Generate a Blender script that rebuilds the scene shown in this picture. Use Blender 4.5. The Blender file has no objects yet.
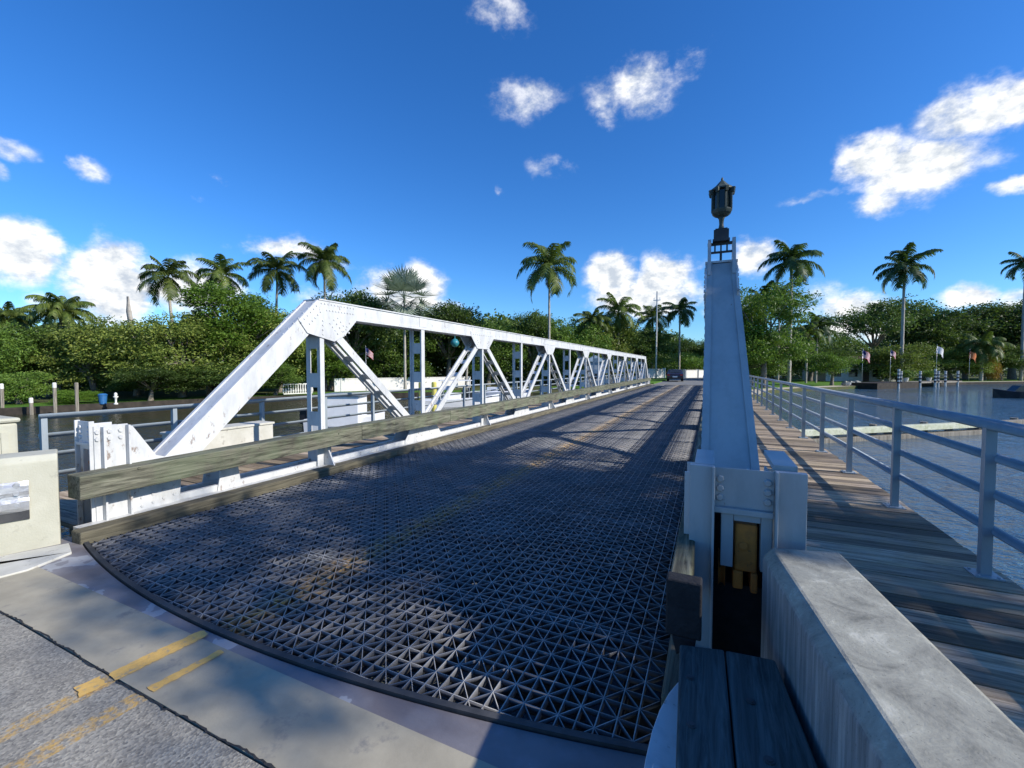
import bpy, bmesh, math, random
import numpy as np
from mathutils import Vector, Matrix, Euler
R = math.radians
random.seed(7)
RNG = np.random.default_rng(11)
scene = bpy.context.scene
COL = scene.collection

# ---------------------------------------------------------------- camera
F, VX, HY, CH = 430.0, 711.0, 368.0, 1.6
YAW = math.atan((VX - 512) / F); PIT = math.atan((384 - HY) / F)
cd = bpy.data.cameras.new('camera'); cam = bpy.data.objects.new('camera', cd); COL.objects.link(cam)
cam.location = (0, 0, CH); cam.rotation_euler = (R(90) - PIT, 0, YAW)
cd.sensor_width = 36; cd.lens = F / 1024 * 36; cd.clip_start = 0.05; cd.clip_end = 6000
scene.camera = cam

def at(px, dep):
    """ground position of a bearing read from the photo at a given depth (m)"""
    x = (px - 512) / F * dep
    return (x * math.cos(YAW) - dep * math.sin(YAW), x * math.sin(YAW) + dep * math.cos(YAW))
def zat(py, dep):
    return CH + (HY - py) / F * dep
def direc(px, py):
    x = (px - 512) / F; z = -(py - 384) / F
    y2 = math.cos(PIT) + z * math.sin(PIT); z2 = -math.sin(PIT) + z * math.cos(PIT)
    return Vector((x * math.cos(YAW) - y2 * math.sin(YAW), x * math.sin(YAW) + y2 * math.cos(YAW), z2)).normalized()

SUN_EL = R(31.5)
SUN = Vector((math.cos(SUN_EL) * 0.9988, math.cos(SUN_EL) * 0.05, math.sin(SUN_EL)))

# ---------------------------------------------------------------- node helpers
def new_mat(name):
    m = bpy.data.materials.new(name); m.use_nodes = True
    nt = m.node_tree; nt.nodes.clear()
    out = nt.nodes.new('ShaderNodeOutputMaterial'); b = nt.nodes.new('ShaderNodeBsdfPrincipled')
    nt.links.new(b.outputs[0], out.inputs[0])
    return m, nt, b, out
def N(nt, t, **kw):
    n = nt.nodes.new(t)
    for k, v in kw.items():
        if k in n.inputs.keys() if isinstance(k, str) else False: pass
        setattr(n, k, v)
    return n
def noise(nt, vec, scale, detail=4, rough=.6, dist=0):
    n = nt.nodes.new('ShaderNodeTexNoise'); n.inputs['Scale'].default_value = scale
    n.inputs['Detail'].default_value = detail; n.inputs['Roughness'].default_value = rough
    n.inputs['Distortion'].default_value = dist
    if vec is not None: nt.links.new(vec, n.inputs['Vector'])
    return n
def ramp(nt, fac, stops):
    r = nt.nodes.new('ShaderNodeValToRGB'); e = r.color_ramp.elements
    while len(e) < len(stops): e.new(0.5)
    for el, (p, c) in zip(e, stops):
        el.position = p; el.color = (*c, 1) if len(c) == 3 else c
    nt.links.new(fac, r.inputs[0]); return r
def mapping(nt, vec, scale=(1, 1, 1), loc=(0, 0, 0)):
    m = nt.nodes.new('ShaderNodeMapping'); m.inputs['Scale'].default_value = scale
    m.inputs['Location'].default_value = loc; nt.links.new(vec, m.inputs[0]); return m.outputs[0]
def mix(nt, fac, a, b, mode='MIX'):
    m = nt.nodes.new('ShaderNodeMix'); m.data_type = 'RGBA'; m.blend_type = mode
    if isinstance(fac, (int, float)): m.inputs[0].default_value = fac
    else: nt.links.new(fac, m.inputs[0])
    for s, v in ((6, a), (7, b)):
        if isinstance(v, tuple): m.inputs[s].default_value = (*v, 1) if len(v) == 3 else v
        else: nt.links.new(v, m.inputs[s])
    return m.outputs[2]
def math_(nt, op, a, b=None, clamp=False):
    m = nt.nodes.new('ShaderNodeMath'); m.operation = op; m.use_clamp = clamp
    for i, v in enumerate((a, b)):
        if v is None: continue
        if isinstance(v, (int, float)): m.inputs[i].default_value = v
        else: nt.links.new(v, m.inputs[i])
    return m.outputs[0]
def bump(nt, b, h, strength=.3, dist=.01):
    n = nt.nodes.new('ShaderNodeBump'); n.inputs['Strength'].default_value = strength
    n.inputs['Distance'].default_value = dist
    nt.links.new(h, n.inputs['Height']); nt.links.new(n.outputs[0], b.inputs['Normal'])
def pos(nt): return nt.nodes.new('ShaderNodeNewGeometry').outputs['Position']
def objco(nt): return nt.nodes.new('ShaderNodeTexCoord').outputs['Object']
def island(nt): return nt.nodes.new('ShaderNodeNewGeometry').outputs['Random Per Island']

def mat_mottle(name, c1, c2, scale=3, rough=.6, spec=.5, bs=.2, bd=.005, fine=60, c3=None, metal=0, stretch=(1, 1, 1)):
    m, nt, b, o = new_mat(name); p = mapping(nt, pos(nt), stretch)
    n1 = noise(nt, p, scale, 6, .65); n2 = noise(nt, p, fine, 3)
    r = ramp(nt, n1.outputs[0], [(.35, c1), (.65, c2)])
    col = r.outputs[0]
    if c3 is not None:
        n3 = noise(nt, p, scale * 2.3, 8, .7)
        rr = ramp(nt, n3.outputs[0], [(.58, (0, 0, 0)), (.68, (1, 1, 1))])
        col = mix(nt, rr.outputs[0], col, c3)
    nt.links.new(col, b.inputs['Base Color'])
    b.inputs['Roughness'].default_value = rough; b.inputs['Metallic'].default_value = metal
    b.inputs['Specular IOR Level'].default_value = spec
    bump(nt, b, n2.outputs[0], bs, bd)
    return m

M = {}
def mat_paint(name, base, dirt, rust=(.16, .09, .05), amount=.62):
    m, nt, b, o = new_mat(name); p = pos(nt)
    n1 = noise(nt, mapping(nt, p, (1, 1, .35)), 5, 7, .7)
    d = ramp(nt, n1.outputs[0], [(.45, base), (.8, dirt)])
    n2 = noise(nt, mapping(nt, p, (1, 1, .5)), 9, 9, .75)
    r = ramp(nt, n2.outputs[0], [(amount, (0, 0, 0)), (amount + .06, (1, 1, 1))])
    f = math_(nt, 'MULTIPLY', r.outputs[0], .75)
    nt.links.new(mix(nt, f, d.outputs[0], rust), b.inputs['Base Color'])
    b.inputs['Roughness'].default_value = .42
    bump(nt, b, noise(nt, p, 45, 3).outputs[0], .12, .004)
    return m
M['white'] = mat_paint('white_steel_paint', (.60, .605, .60), (.38, .39, .39), amount=.59)
M['portal'] = mat_paint('shaded_white_steel', (.38, .41, .42), (.27, .30, .31), amount=.64)  # the white steel with shade put into its colour, darker and bluer
M['railing'] = mat_paint('grey_blue_railing_paint', (.29, .335, .365), (.22, .26, .28), amount=.70)
M['ochre'] = mat_mottle('ochre_bearing_paint', (.62, .215, .04), (.42, .15, .04), 9, .7, .3, .4, .01, 40, (.07, .05, .035))
M['dark_steel'] = mat_mottle('dark_steel', (.035, .037, .04), (.07, .07, .07), 6, .6, .4)
M['under_steel'] = mat_mottle('floor_steel', (.06, .065, .075), (.11, .11, .11), 3, .7, .3)
M['rubber'] = mat_mottle('black_rubber', (.012, .012, .014), (.025, .025, .027), 14, .7, .3, .5, .01)
M['bronze'] = mat_mottle('green_bronze', (.035, .05, .042), (.07, .085, .065), 12, .55, .4, .3, .005)
M['lampglass'] = mat_mottle('dark_lamp_glass', (.012, .02, .02), (.02, .03, .028), 9, .12, .5, .05)
M['galv'] = mat_mottle('galvanised_steel', (.50, .51, .53), (.68, .69, .70), 12, .38, .5, .4, .012, 14, metal=.7)
M['cream'] = mat_mottle('cream_concrete', (.50, .49, .40), (.43, .42, .335), 3, .85, .2, .35, .006, 70, (.34, .33, .265))

# concrete barrier right: grey, weathered, vertical streaks on the sides
def mat_barrier():
    m, nt, b, o = new_mat('weathered_concrete'); p = pos(nt)
    n1 = noise(nt, p, 6.5, 9, .72, .6)
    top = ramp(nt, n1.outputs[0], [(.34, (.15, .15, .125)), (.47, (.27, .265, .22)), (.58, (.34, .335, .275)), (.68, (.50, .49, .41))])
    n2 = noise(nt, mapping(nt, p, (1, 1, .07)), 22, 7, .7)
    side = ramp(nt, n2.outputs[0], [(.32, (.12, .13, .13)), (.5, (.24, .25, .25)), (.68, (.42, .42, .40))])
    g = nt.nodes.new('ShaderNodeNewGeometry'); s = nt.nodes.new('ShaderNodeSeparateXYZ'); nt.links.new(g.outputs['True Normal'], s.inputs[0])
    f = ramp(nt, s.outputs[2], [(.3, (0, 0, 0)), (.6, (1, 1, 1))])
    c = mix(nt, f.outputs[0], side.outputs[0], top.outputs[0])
    sp = noise(nt, p, 130, 2, .5); spf = ramp(nt, sp.outputs[0], [(.66, (0, 0, 0)), (.72, (1, 1, 1))])
    c = mix(nt, math_(nt, 'MULTIPLY', spf.outputs[0], .6), c, (.10, .10, .09))
    nt.links.new(c, b.inputs['Base Color']); b.inputs['Roughness'].default_value = .85
    bump(nt, b, noise(nt, p, 55, 6, .7).outputs[0], .5, .006)
    return m
M['barrier'] = mat_barrier()

def mat_wood(name, axis, dark, light, tint=None, ring=26, rnd=.5, vscale=1.0, topmoss=None):
    m, nt, b, o = new_mat(name); p = pos(nt)
    isl = island(nt)
    off = nt.nodes.new('ShaderNodeCombineXYZ')
    for i in range(3): nt.links.new(math_(nt, 'MULTIPLY', isl, 37.0 + 11 * i), off.inputs[i])
    va = nt.nodes.new('ShaderNodeVectorMath'); va.operation = 'ADD'
    nt.links.new(p, va.inputs[0]); nt.links.new(off.outputs[0], va.inputs[1])
    sc = [1, 1, 1]; sc[axis] = .06
    v = mapping(nt, va.outputs[0], tuple(s * vscale for s in sc))
    n1 = noise(nt, v, ring, 8, .7, .9)
    n2 = noise(nt, mapping(nt, va.outputs[0], (1, 1, 1)), 3.5, 5, .6)
    g = ramp(nt, n1.outputs[0], [(.28, tuple(c * .35 for c in dark)), (.42, dark), (.66, light)])
    c = g.outputs[0]
    if tint is not None:
        t = ramp(nt, n2.outputs[0], [(.42, (0, 0, 0)), (.62, (1, 1, 1))])
        c = mix(nt, math_(nt, 'MULTIPLY', t.outputs[0], .8), c, mix(nt, .75, tint, g.outputs[0], 'MULTIPLY') if False else tint)
        c = mix(nt, .55, c, g.outputs[0])
    k = math_(nt, 'ADD', math_(nt, 'MULTIPLY', isl, rnd), 1 - rnd * .55)
    kc = nt.nodes.new('ShaderNodeCombineColor')
    for i in range(3): nt.links.new(k, kc.inputs[i])
    c = mix(nt, 1.0, c, kc.outputs[0], 'MULTIPLY')
    nt.links.new(c, b.inputs['Base Color']); b.inputs['Roughness'].default_value = .8
    b.inputs['Specular IOR Level'].default_value = .3
    bump(nt, b, n1.outputs[0], .7, .008)
    return m
M['wood_rail'] = mat_wood('weathered_rail_timber', 1, (.06, .058, .042), (.24, .235, .17), (.14, .18, .10), 26, .25)
M['wood_curb'] = mat_wood('weathered_curb_timber', 1, (.085, .075, .052), (.20, .18, .12), None, 26, .3)
M['wood_block'] = mat_wood('blue_grey_timber', 1, (.045, .06, .06), (.115, .145, .14), None, 22, .2, 1.6)
M['planks'] = mat_wood('walkway_planks', 0, (.17, .13, .095), (.46, .37, .275), (.40, .31, .17), 24, 1.3)
M['pile'] = mat_wood('pile_timber', 2, (.16, .14, .11), (.36, .33, .27), None, 14, .4)
M['algae'] = mat_mottle('algae_timber', (.42, .44, .28), (.62, .62, .48), 5, .8, .2, .4, .02, 20, (.25, .24, .17))

# galvanised grating with worn yellow centre line
def mat_grate():
    m, nt, b, o = new_mat('grating_steel'); p = pos(nt)
    n1 = noise(nt, p, 2.2, 6, .65); n2 = noise(nt, p, 14, 5, .7)
    c = ramp(nt, n1.outputs[0], [(.35, (.075, .08, .09)), (.65, (.17, .17, .18))]).outputs[0]
    s = nt.nodes.new('ShaderNodeSeparateXYZ'); nt.links.new(p, s.inputs[0])
    d = math_(nt, 'ABSOLUTE', math_(nt, 'ADD', s.outputs[0], 2.66))
    line = math_(nt, 'SUBTRACT', 1, math_(nt, 'MULTIPLY', d, 4.2), True)
    nn = ramp(nt, n2.outputs[0], [(.40, (0, 0, 0)), (.62, (1, 1, 1))])
    f = math_(nt, 'MULTIPLY', math_(nt, 'MULTIPLY', line, nn.outputs[0]), .95, True)
    c = mix(nt, f, c, (.50, .29, .06))
    rr = ramp(nt, noise(nt, p, 1.1, 7, .7).outputs[0], [(.55, (0, 0, 0)), (.75, (1, 1, 1))])
    c = mix(nt, math_(nt, 'MULTIPLY', rr.outputs[0], .5), c, (.20, .15, .11))
    gn = nt.nodes.new('ShaderNodeNewGeometry'); gs = nt.nodes.new('ShaderNodeSeparateXYZ'); nt.links.new(gn.outputs['True Normal'], gs.inputs[0])
    topf = math_(nt, 'GREATER_THAN', gs.outputs[2], .7)              # traffic wears the top edges bright
    worn = ramp(nt, noise(nt, p, 6, 5, .7).outputs[0], [(.35, (.27, .27, .27)), (.65, (.56, .56, .54))]).outputs[0]
    c = mix(nt, math_(nt, 'MULTIPLY', topf, .7), c, worn)
    nt.links.new(c, b.inputs['Base Color']); b.inputs['Metallic'].default_value = .0
    b.inputs['Roughness'].default_value = .6
    bump(nt, b, noise(nt, p, 160, 3).outputs[0], .25, .003)
    return m
M['grate'] = mat_grate()

def mat_asphalt():
    m, nt, b, o = new_mat('worn_asphalt'); p = pos(nt)
    v = nt.nodes.new('ShaderNodeTexVoronoi'); v.inputs['Scale'].default_value = 95; nt.links.new(p, v.inputs['Vector'])
    n1 = noise(nt, p, 2.2, 6, .7); n2 = noise(nt, p, 60, 5, .7)
    base = ramp(nt, n1.outputs[0], [(.3, (.23, .215, .185)), (.7, (.36, .335, .28))]).outputs[0]
    ch = ramp(nt, v.outputs['Color'], [(.1, (.45, .45, .45)), (.9, (1.3, 1.3, 1.25))]).outputs[0]
    c = mix(nt, .8, base, ch, 'MULTIPLY')
    s = nt.nodes.new('ShaderNodeSeparateXYZ'); nt.links.new(p, s.inputs[0])
    for x0 in (-2.78, -2.50):
        d = math_(nt, 'ABSOLUTE', math_(nt, 'SUBTRACT', s.outputs[0], x0))
        line = math_(nt, 'LESS_THAN', d, .055)
        nn = ramp(nt, noise(nt, p, 30, 6, .75).outputs[0], [(.44, (0, 0, 0)), (.60, (1, 1, 1))])
        c = mix(nt, math_(nt, 'MULTIPLY', math_(nt, 'MULTIPLY', line, nn.outputs[0]), .8), c, (.55, .33, .07))
    nt.links.new(c, b.inputs['Base Color']); b.inputs['Roughness'].default_value = .85
    bump(nt, b, v.outputs['Distance'], .5, .006)
    return m
M['asphalt'] = mat_asphalt()
M['slab'] = mat_mottle('joint_concrete', (.31, .28, .21), (.42, .38, .285), 2.2, .8, .3, .25, .003, 90, (.25, .235, .20))
M['apron'] = mat_mottle('pale_concrete', (.48, .47, .41), (.58, .57, .51), 4, .85, .2, .25, .004, 70, (.30, .28, .24))
def mat_armour():
    m, nt, b, o = new_mat('flaking_joint_plate'); p = pos(nt)
    n1 = noise(nt, p, 2.6, 4, .5, 0)
    c = ramp(nt, n1.outputs[0], [(.38, (.15, .135, .14)), (.52, (.19, .18, .19)), (.575, (.21, .20, .215)), (.585, (.36, .37, .38)), (.66, (.33, .33, .34)), (.67, (.22, .215, .225))])
    c.color_ramp.interpolation = 'EASE'
    nt.links.new(c.outputs[0], b.inputs['Base Color']); b.inputs['Roughness'].default_value = .5
    bump(nt, b, noise(nt, p, 50, 5).outputs[0], .3, .004); return m
M['armour'] = mat_armour()
def mat_yellow():
    m, nt, b, o = new_mat('worn_yellow_paint'); p = pos(nt)
    r = ramp(nt, noise(nt, p, 22, 8, .75).outputs[0], [(.34, (.30, .27, .19)), (.46, (.62, .38, .10)), (.7, (.72, .46, .13))])
    nt.links.new(r.outputs[0], b.inputs['Base Color']); b.inputs['Roughness'].default_value = .7
    bump(nt, b, noise(nt, p, 90, 4).outputs[0], .3, .003); return m
M['yellow'] = mat_yellow()
M['crack'] = mat_mottle('joint_tar', (.02, .02, .02), (.045, .045, .045), 20, .7, .3, .6, .01)

def mat_water():
    m, nt, b, o = new_mat('river_water'); p = pos(nt)
    n1 = noise(nt, mapping(nt, p, (1, 1, 1)), 1.1, 3, .55, .4)
    n2 = noise(nt, mapping(nt, p, (1.0, 1.6, 1)), 4.5, 3, .6, .3)
    h = math_(nt, 'ADD', n1.outputs[0], math_(nt, 'MULTIPLY', n2.outputs[0], .35))
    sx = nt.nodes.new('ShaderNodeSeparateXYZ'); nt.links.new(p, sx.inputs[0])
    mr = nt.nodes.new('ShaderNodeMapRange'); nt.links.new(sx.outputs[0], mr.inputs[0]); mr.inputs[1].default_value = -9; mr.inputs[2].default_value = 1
    nt.links.new(mix(nt, mr.outputs[0], (.030, .034, .014), (.035, .085, .135)), b.inputs['Base Color'])   # dark tree reflection painted in on the left, blue sky reflection on the right
    b.inputs['Roughness'].default_value = .05; b.inputs['IOR'].default_value = 1.6
    big = ramp(nt, noise(nt, p, .07, 3, .5).outputs[0], [(.40, (.35, .35, .35)), (.62, (1, 1, 1))])
    bp = nt.nodes.new('ShaderNodeBump'); bp.inputs['Distance'].default_value = .30
    nt.links.new(math_(nt, 'MULTIPLY', big.outputs[0], .9), bp.inputs['Strength'])
    nt.links.new(h, bp.inputs['Height']); nt.links.new(bp.outputs[0], b.inputs['Normal'])
    return m
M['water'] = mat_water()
M['earth'] = mat_mottle('bank_ground', (.10, .09, .05), (.07, .10, .03), .5, .9, .1, .5, .03, 9, (.16, .13, .08))
M['lawn'] = mat_mottle('lawn_ground', (.07, .15, .02), (.10, .20, .03), .6, .9, .1, .6, .05, 25)
M['sand'] = mat_mottle('pale_bank', (.42, .37, .27), (.52, .47, .36), .8, .9, .1, .4, .02, 8)
M['seawall'] = mat_mottle('seawall_timber', (.025, .022, .018), (.055, .045, .035), 2, .8, .2, .5, .03, 12)
M['farroad'] = mat_mottle('far_asphalt', (.17, .17, .165), (.22, .22, .21), .8, .9, .2, .3, .01, 30)
M['stucco'] = mat_mottle('white_stucco', (.72, .70, .65), (.62, .60, .55), 1.5, .8, .2, .2, .01, 20)
M['boatwhite'] = mat_mottle('white_gelcoat', (.78, .79, .80), (.70, .71, .72), 3, .25, .5, .02)
M['boatblack'] = mat_mottle('dark_hull', (.012, .013, .016), (.02, .02, .025), 3, .2, .5, .02)
M['greywall'] = mat_mottle('grey_siding', (.24, .28, .33), (.30, .34, .38), 2, .7, .3)
M['roof'] = mat_mottle('brown_roof', (.09, .06, .05), (.14, .09, .075), 3, .8, .2, .6, .05, 8)
M['window'] = mat_mottle('window_glass', (.02, .025, .03), (.03, .035, .04), 3, .08, .6, .0)
M['pilewhite'] = mat_mottle('white_pile_cap', (.72, .71, .66), (.6, .58, .52), 6, .7, .2)
M['blue'] = mat_mottle('blue_plastic', (.02, .11, .28), (.03, .14, .33), 4, .4, .5, .05)
M['teal'] = mat_mottle('teal_paint', (.02, .16, .19), (.04, .24, .27), 4, .4, .5, .05)
M['redflag'] = mat_mottle('red_cloth', (.45, .03, .04), (.5, .05, .06), 4, .8, .2, .05)
M['whiteflag'] = mat_mottle('white_cloth', (.75, .73, .72), (.7, .68, .68), 4, .8, .2, .05)
M['navy'] = mat_mottle('navy_cloth', (.02, .03, .12), (.03, .04, .15), 4, .8, .2, .05)
M['orangeflag'] = mat_mottle('orange_cloth', (.50, .16, .06), (.55, .20, .08), 4, .8, .2, .05)
M['yellowpile'] = mat_mottle('yellow_pile_paint', (.62, .56, .14), (.55, .48, .12), 4, .6, .3, .1)
M['carpaint'] = mat_mottle('dark_car_paint', (.018, .014, .022), (.022, .018, .028), 3, .22, .6, .0)
M['tyre'] = mat_mottle('tyre_rubber', (.015, .015, .015), (.02, .02, .02), 10, .8, .2)
M['tail'] = mat_mottle('red_lens', (.35, .01, .01), (.4, .02, .02), 10, .2, .5, .0)
M['bark'] = mat_mottle('grey_bark', (.15, .125, .095), (.27, .24, .20), 5, .9, .1, .8, .04, 16)
M['palmbark'] = mat_mottle('pale_palm_bark', (.30, .275, .235), (.42, .39, .34), 3, .85, .1, .6, .03, 9, (.20, .18, .15), stretch=(1, 1, 4))

def mat_leaf(name, c1, c2, c3, trans=.35):
    m, nt, b, o = new_mat(name)
    isl = island(nt); oi = nt.nodes.new('ShaderNodeObjectInfo')
    n = noise(nt, objco(nt), .55, 3, .6)
    f = math_(nt, 'ADD', math_(nt, 'MULTIPLY', isl, .55), math_(nt, 'MULTIPLY', n.outputs[0], .5))
    r = ramp(nt, f, [(.18, c1), (.5, c2), (.86, c3)])
    k = math_(nt, 'ADD', math_(nt, 'MULTIPLY', oi.outputs['Random'], .5), .75)
    kc = nt.nodes.new('ShaderNodeCombineColor')
    for i in range(3): nt.links.new(k, kc.inputs[i])
    c = mix(nt, 1.0, r.outputs[0], kc.outputs[0], 'MULTIPLY')
    nt.links.new(c, b.inputs['Base Color']); b.inputs['Roughness'].default_value = .5
    b.inputs['Specular IOR Level'].default_value = .35
    t = nt.nodes.new('ShaderNodeBsdfTranslucent'); nt.links.new(mix(nt, .5, c, (.12, .2, .02)), t.inputs[0])
    ms = nt.nodes.new('ShaderNodeMixShader'); ms.inputs[0].default_value = trans
    nt.links.new(b.outputs[0], ms.inputs[1]); nt.links.new(t.outputs[0], ms.inputs[2])
    nt.links.new(ms.outputs[0], o.inputs[0]); return m
M['leaf_olive'] = mat_leaf('olive_leaf', (.06, .095, .016), (.17, .23, .04), (.30, .34, .07))
M['leaf_green'] = mat_leaf('green_leaf', (.04, .085, .015), (.12, .21, .032), (.21, .31, .05))
M['leaf_dark'] = mat_leaf('dark_leaf', (.025, .05, .012), (.07, .12, .025), (.13, .19, .04))
M['leaf_light'] = mat_leaf('bright_leaf', (.06, .12, .015), (.13, .24, .025), (.19, .30, .04), .4)
M['leaf_palm'] = mat_leaf('palm_leaf', (.045, .07, .014), (.10, .15, .03), (.19, .22, .055))
M['leaf_palm_dark'] = mat_leaf('dark_palm_leaf', (.018, .04, .014), (.038, .075, .022), (.07, .11, .03))
M['leaf_silver'] = mat_leaf('silver_leaf', (.13, .17, .12), (.25, .30, .23), (.37, .42, .34), .2)
M['leaf_dead'] = mat_leaf('dry_frond', (.14, .08, .03), (.24, .14, .05), (.30, .20, .08), .2)
M['leaf_croton'] = mat_leaf('yellow_red_leaf', (.20, .12, .02), (.40, .25, .03), (.35, .10, .03), .3)
M['shaft'] = mat_mottle('green_crownshaft', (.12, .20, .04), (.16, .25, .06), 2, .5, .4, .1)

# ---------------------------------------------------------------- mesh helpers
class MB:
    def __init__(s): s.v = []; s.f = []
    def add(s, vs, fs):
        o = len(s.v); s.v += [tuple(v) for v in vs]; s.f += [tuple(i + o for i in f) for f in fs]; return s
    def box(s, x0, x1, y0, y1, z0, z1):
        return s.add([(x0, y0, z0), (x1, y0, z0), (x1, y1, z0), (x0, y1, z0), (x0, y0, z1), (x1, y0, z1), (x1, y1, z1), (x0, y1, z1)],
                     [(0, 3, 2, 1), (4, 5, 6, 7), (0, 1, 5, 4), (1, 2, 6, 5), (2, 3, 7, 6), (3, 0, 4, 7)])
    def bar(s, p0, p1, w, h, up=(0, 0, 1)):
        """box beam from p0 to p1; w across, h along 'up'"""
        p0 = Vector(p0); p1 = Vector(p1); d = (p1 - p0).normalized(); u = Vector(up)
        sd = d.cross(u).normalized(); u = sd.cross(d).normalized()
        a = sd * w / 2; b = u * h / 2
        vs = [p0 - a - b, p0 + a - b, p0 + a + b, p0 - a + b, p1 - a - b, p1 + a - b, p1 + a + b, p1 - a + b]
        return s.add(vs, [(0, 1, 2, 3), (7, 6, 5, 4), (0, 4, 5, 1), (1, 5, 6, 2), (2, 6, 7, 3), (3, 7, 4, 0)])
    def prism(s, pts, axis, a0, a1):
        """polygon pts (2D) extruded along axis (0:x -> pts are (y,z); 1:y -> (x,z); 2:z -> (x,y))"""
        def mk(p, a):
            return [(a, p[0], p[1]), (p[0], a, p[1]), (p[0], p[1], a)][axis]
        n = len(pts); vs = [mk(p, a0) for p in pts] + [mk(p, a1) for p in pts]
        fs = [tuple(range(n)), tuple(range(2 * n - 1, n - 1, -1))] + [((i + 1) % n, i, n + i, n + (i + 1) % n) for i in range(n)]
        return s.add(vs, fs)
    def tube(s, pts, rad, n=8, cap=True):
        pts = [Vector(p) for p in pts]; o = len(s.v); ref = None
        rads = rad if isinstance(rad, (list, tuple)) else [rad] * len(pts)
        for i, p in enumerate(pts):
            d = (pts[min(i + 1, len(pts) - 1)] - pts[max(i - 1, 0)]).normalized()
            if ref is None: ref = Vector((1, 0, 0)) if abs(d.x) < .9 else Vector((0, 1, 0))
            a = d.cross(ref).normalized(); b = d.cross(a).normalized(); ref = b.cross(d).normalized() if b.cross(d).length > 0 else ref
            for k in range(n):
                t = 2 * math.pi * k / n; s.v.append(tuple(p + a * math.cos(t) * rads[i] + b * math.sin(t) * rads[i]))
        for i in range(len(pts) - 1):
            for k in range(n):
                s.f.append((o + i * n + k, o + i * n + (k + 1) % n, o + (i + 1) * n + (k + 1) % n, o + (i + 1) * n + k))
        if cap:
            s.f.append(tuple(o + k for k in range(n - 1, -1, -1))); e = o + (len(pts) - 1) * n
            s.f.append(tuple(e + k for k in range(n)))
        return s
    def lathe(s, prof, c=(0, 0, 0), n=16, ph=0):
        o = len(s.v)
        for r, z in prof:
            for k in range(n):
                t = 2 * math.pi * k / n + ph; s.v.append((c[0] + r * math.cos(t), c[1] + r * math.sin(t), c[2] + z))
        for i in range(len(prof) - 1):
            for k in range(n):
                s.f.append((o + i * n + k, o + i * n + (k + 1) % n, o + (i + 1) * n + (k + 1) % n, o + (i + 1) * n + k))
        s.f.append(tuple(o + k for k in range(n - 1, -1, -1))); e = o + (len(prof) - 1) * n
        s.f.append(tuple(e + k for k in range(n))); return s
    def rivet(s, c, nrm, r=.016):
        nrm = Vector(nrm).normalized(); c = Vector(c)
        a = nrm.orthogonal().normalized(); b = nrm.cross(a); o = len(s.v); n = 6
        for rr, hh in ((r, -.001), (r * .75, r * .55)):
            for k in range(n):
                t = 2 * math.pi * k / n; s.v.append(tuple(c + (a * math.cos(t) + b * math.sin(t)) * rr + nrm * hh))
        for k in range(n): s.f.append((o + k, o + (k + 1) % n, o + n + (k + 1) % n, o + n + k))
        s.f.append(tuple(o + n + k for k in range(n))); return s
    def build(s, name, mat, parent=None, bevel=0, smooth=False, fixn=True):
        me = bpy.data.meshes.new(name); me.from_pydata(s.v, [], s.f)
        if fixn:
            bm = bmesh.new(); bm.from_mesh(me); bmesh.ops.recalc_face_normals(bm, faces=bm.faces[:]); bm.to_mesh(me); bm.free()
        me.materials.append(mat); o = bpy.data.objects.new(name, me); COL.objects.link(o)
        if smooth:
            for p in me.polygons: p.use_smooth = True
        if bevel:
            bv = o.modifiers.new('bevel', 'BEVEL'); bv.width = bevel; bv.segments = 2; bv.limit_method = 'ANGLE'
        if parent: attach(o, parent)
        return o
def attach(o, parent):
    o.parent = parent
    o.matrix_parent_inverse = Matrix.Translation(-WORLD_LOC(parent))
def WORLD_LOC(o):
    v = Vector(o.location) if o.parent is None else Vector((0, 0, 0))
    if o.parent is not None and o.get('_own') is not None: v = Vector(o['_own'])
    p = o
    return v if o.parent is None else Vector((0, 0, 0))
def tag(o, label=None, cat=None, group=None, kind=None):
    if label: o['label'] = label
    if cat: o['category'] = cat
    if group: o['group'] = group
    if kind: o['kind'] = kind
    return o
def empty(name, loc, label=None, cat=None, group=None, rz=0):
    o = bpy.data.objects.new(name, None); COL.objects.link(o); o.location = loc; o.rotation_euler = (0, 0, rz)
    o.empty_display_size = .2; return tag(o, label, cat, group)
def part(mb, name, mat, parent, **kw):
    """part whose vertices are already in the frame of its thing"""
    o = mb.build(name, mat, **kw); o.parent = parent; return o
def np_mesh(name, V, Fq, mat, smooth=False):
    me = bpy.data.meshes.new(name); V = np.asarray(V, np.float32); Fq = np.asarray(Fq, np.int32)
    k = Fq.shape[1]
    me.vertices.add(len(V)); me.vertices.foreach_set('co', V.ravel())
    me.loops.add(Fq.size); me.loops.foreach_set('vertex_index', Fq.ravel())
    me.polygons.add(len(Fq)); me.polygons.foreach_set('loop_start', np.arange(0, Fq.size, k, dtype=np.int32))
    me.polygons.foreach_set('loop_total', np.full(len(Fq), k, np.int32))
    me.update(calc_edges=True); me.materials.append(mat); return me
def link(name, me, parent=None):
    o = bpy.data.objects.new(name, me); COL.objects.link(o)
    if parent: o.parent = parent
    return o

# ================================================================ SETTING
WZ = -1.4
def sheet(name, pts, z, mat, kind='structure'):
    mb = MB(); mb.add([(x, y, z) for x, y in pts], [tuple(range(len(pts)))])
    o = mb.build(name, mat, fixn=False); tag(o, kind=kind)
    if o.data.polygons[0].normal.z < 0: o.data.flip_normals()
    return o
sheet('water', [(-3000, -3000), (3000, -3000), (3000, 3000), (-3000, 3000)], WZ, M['water'])
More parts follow.
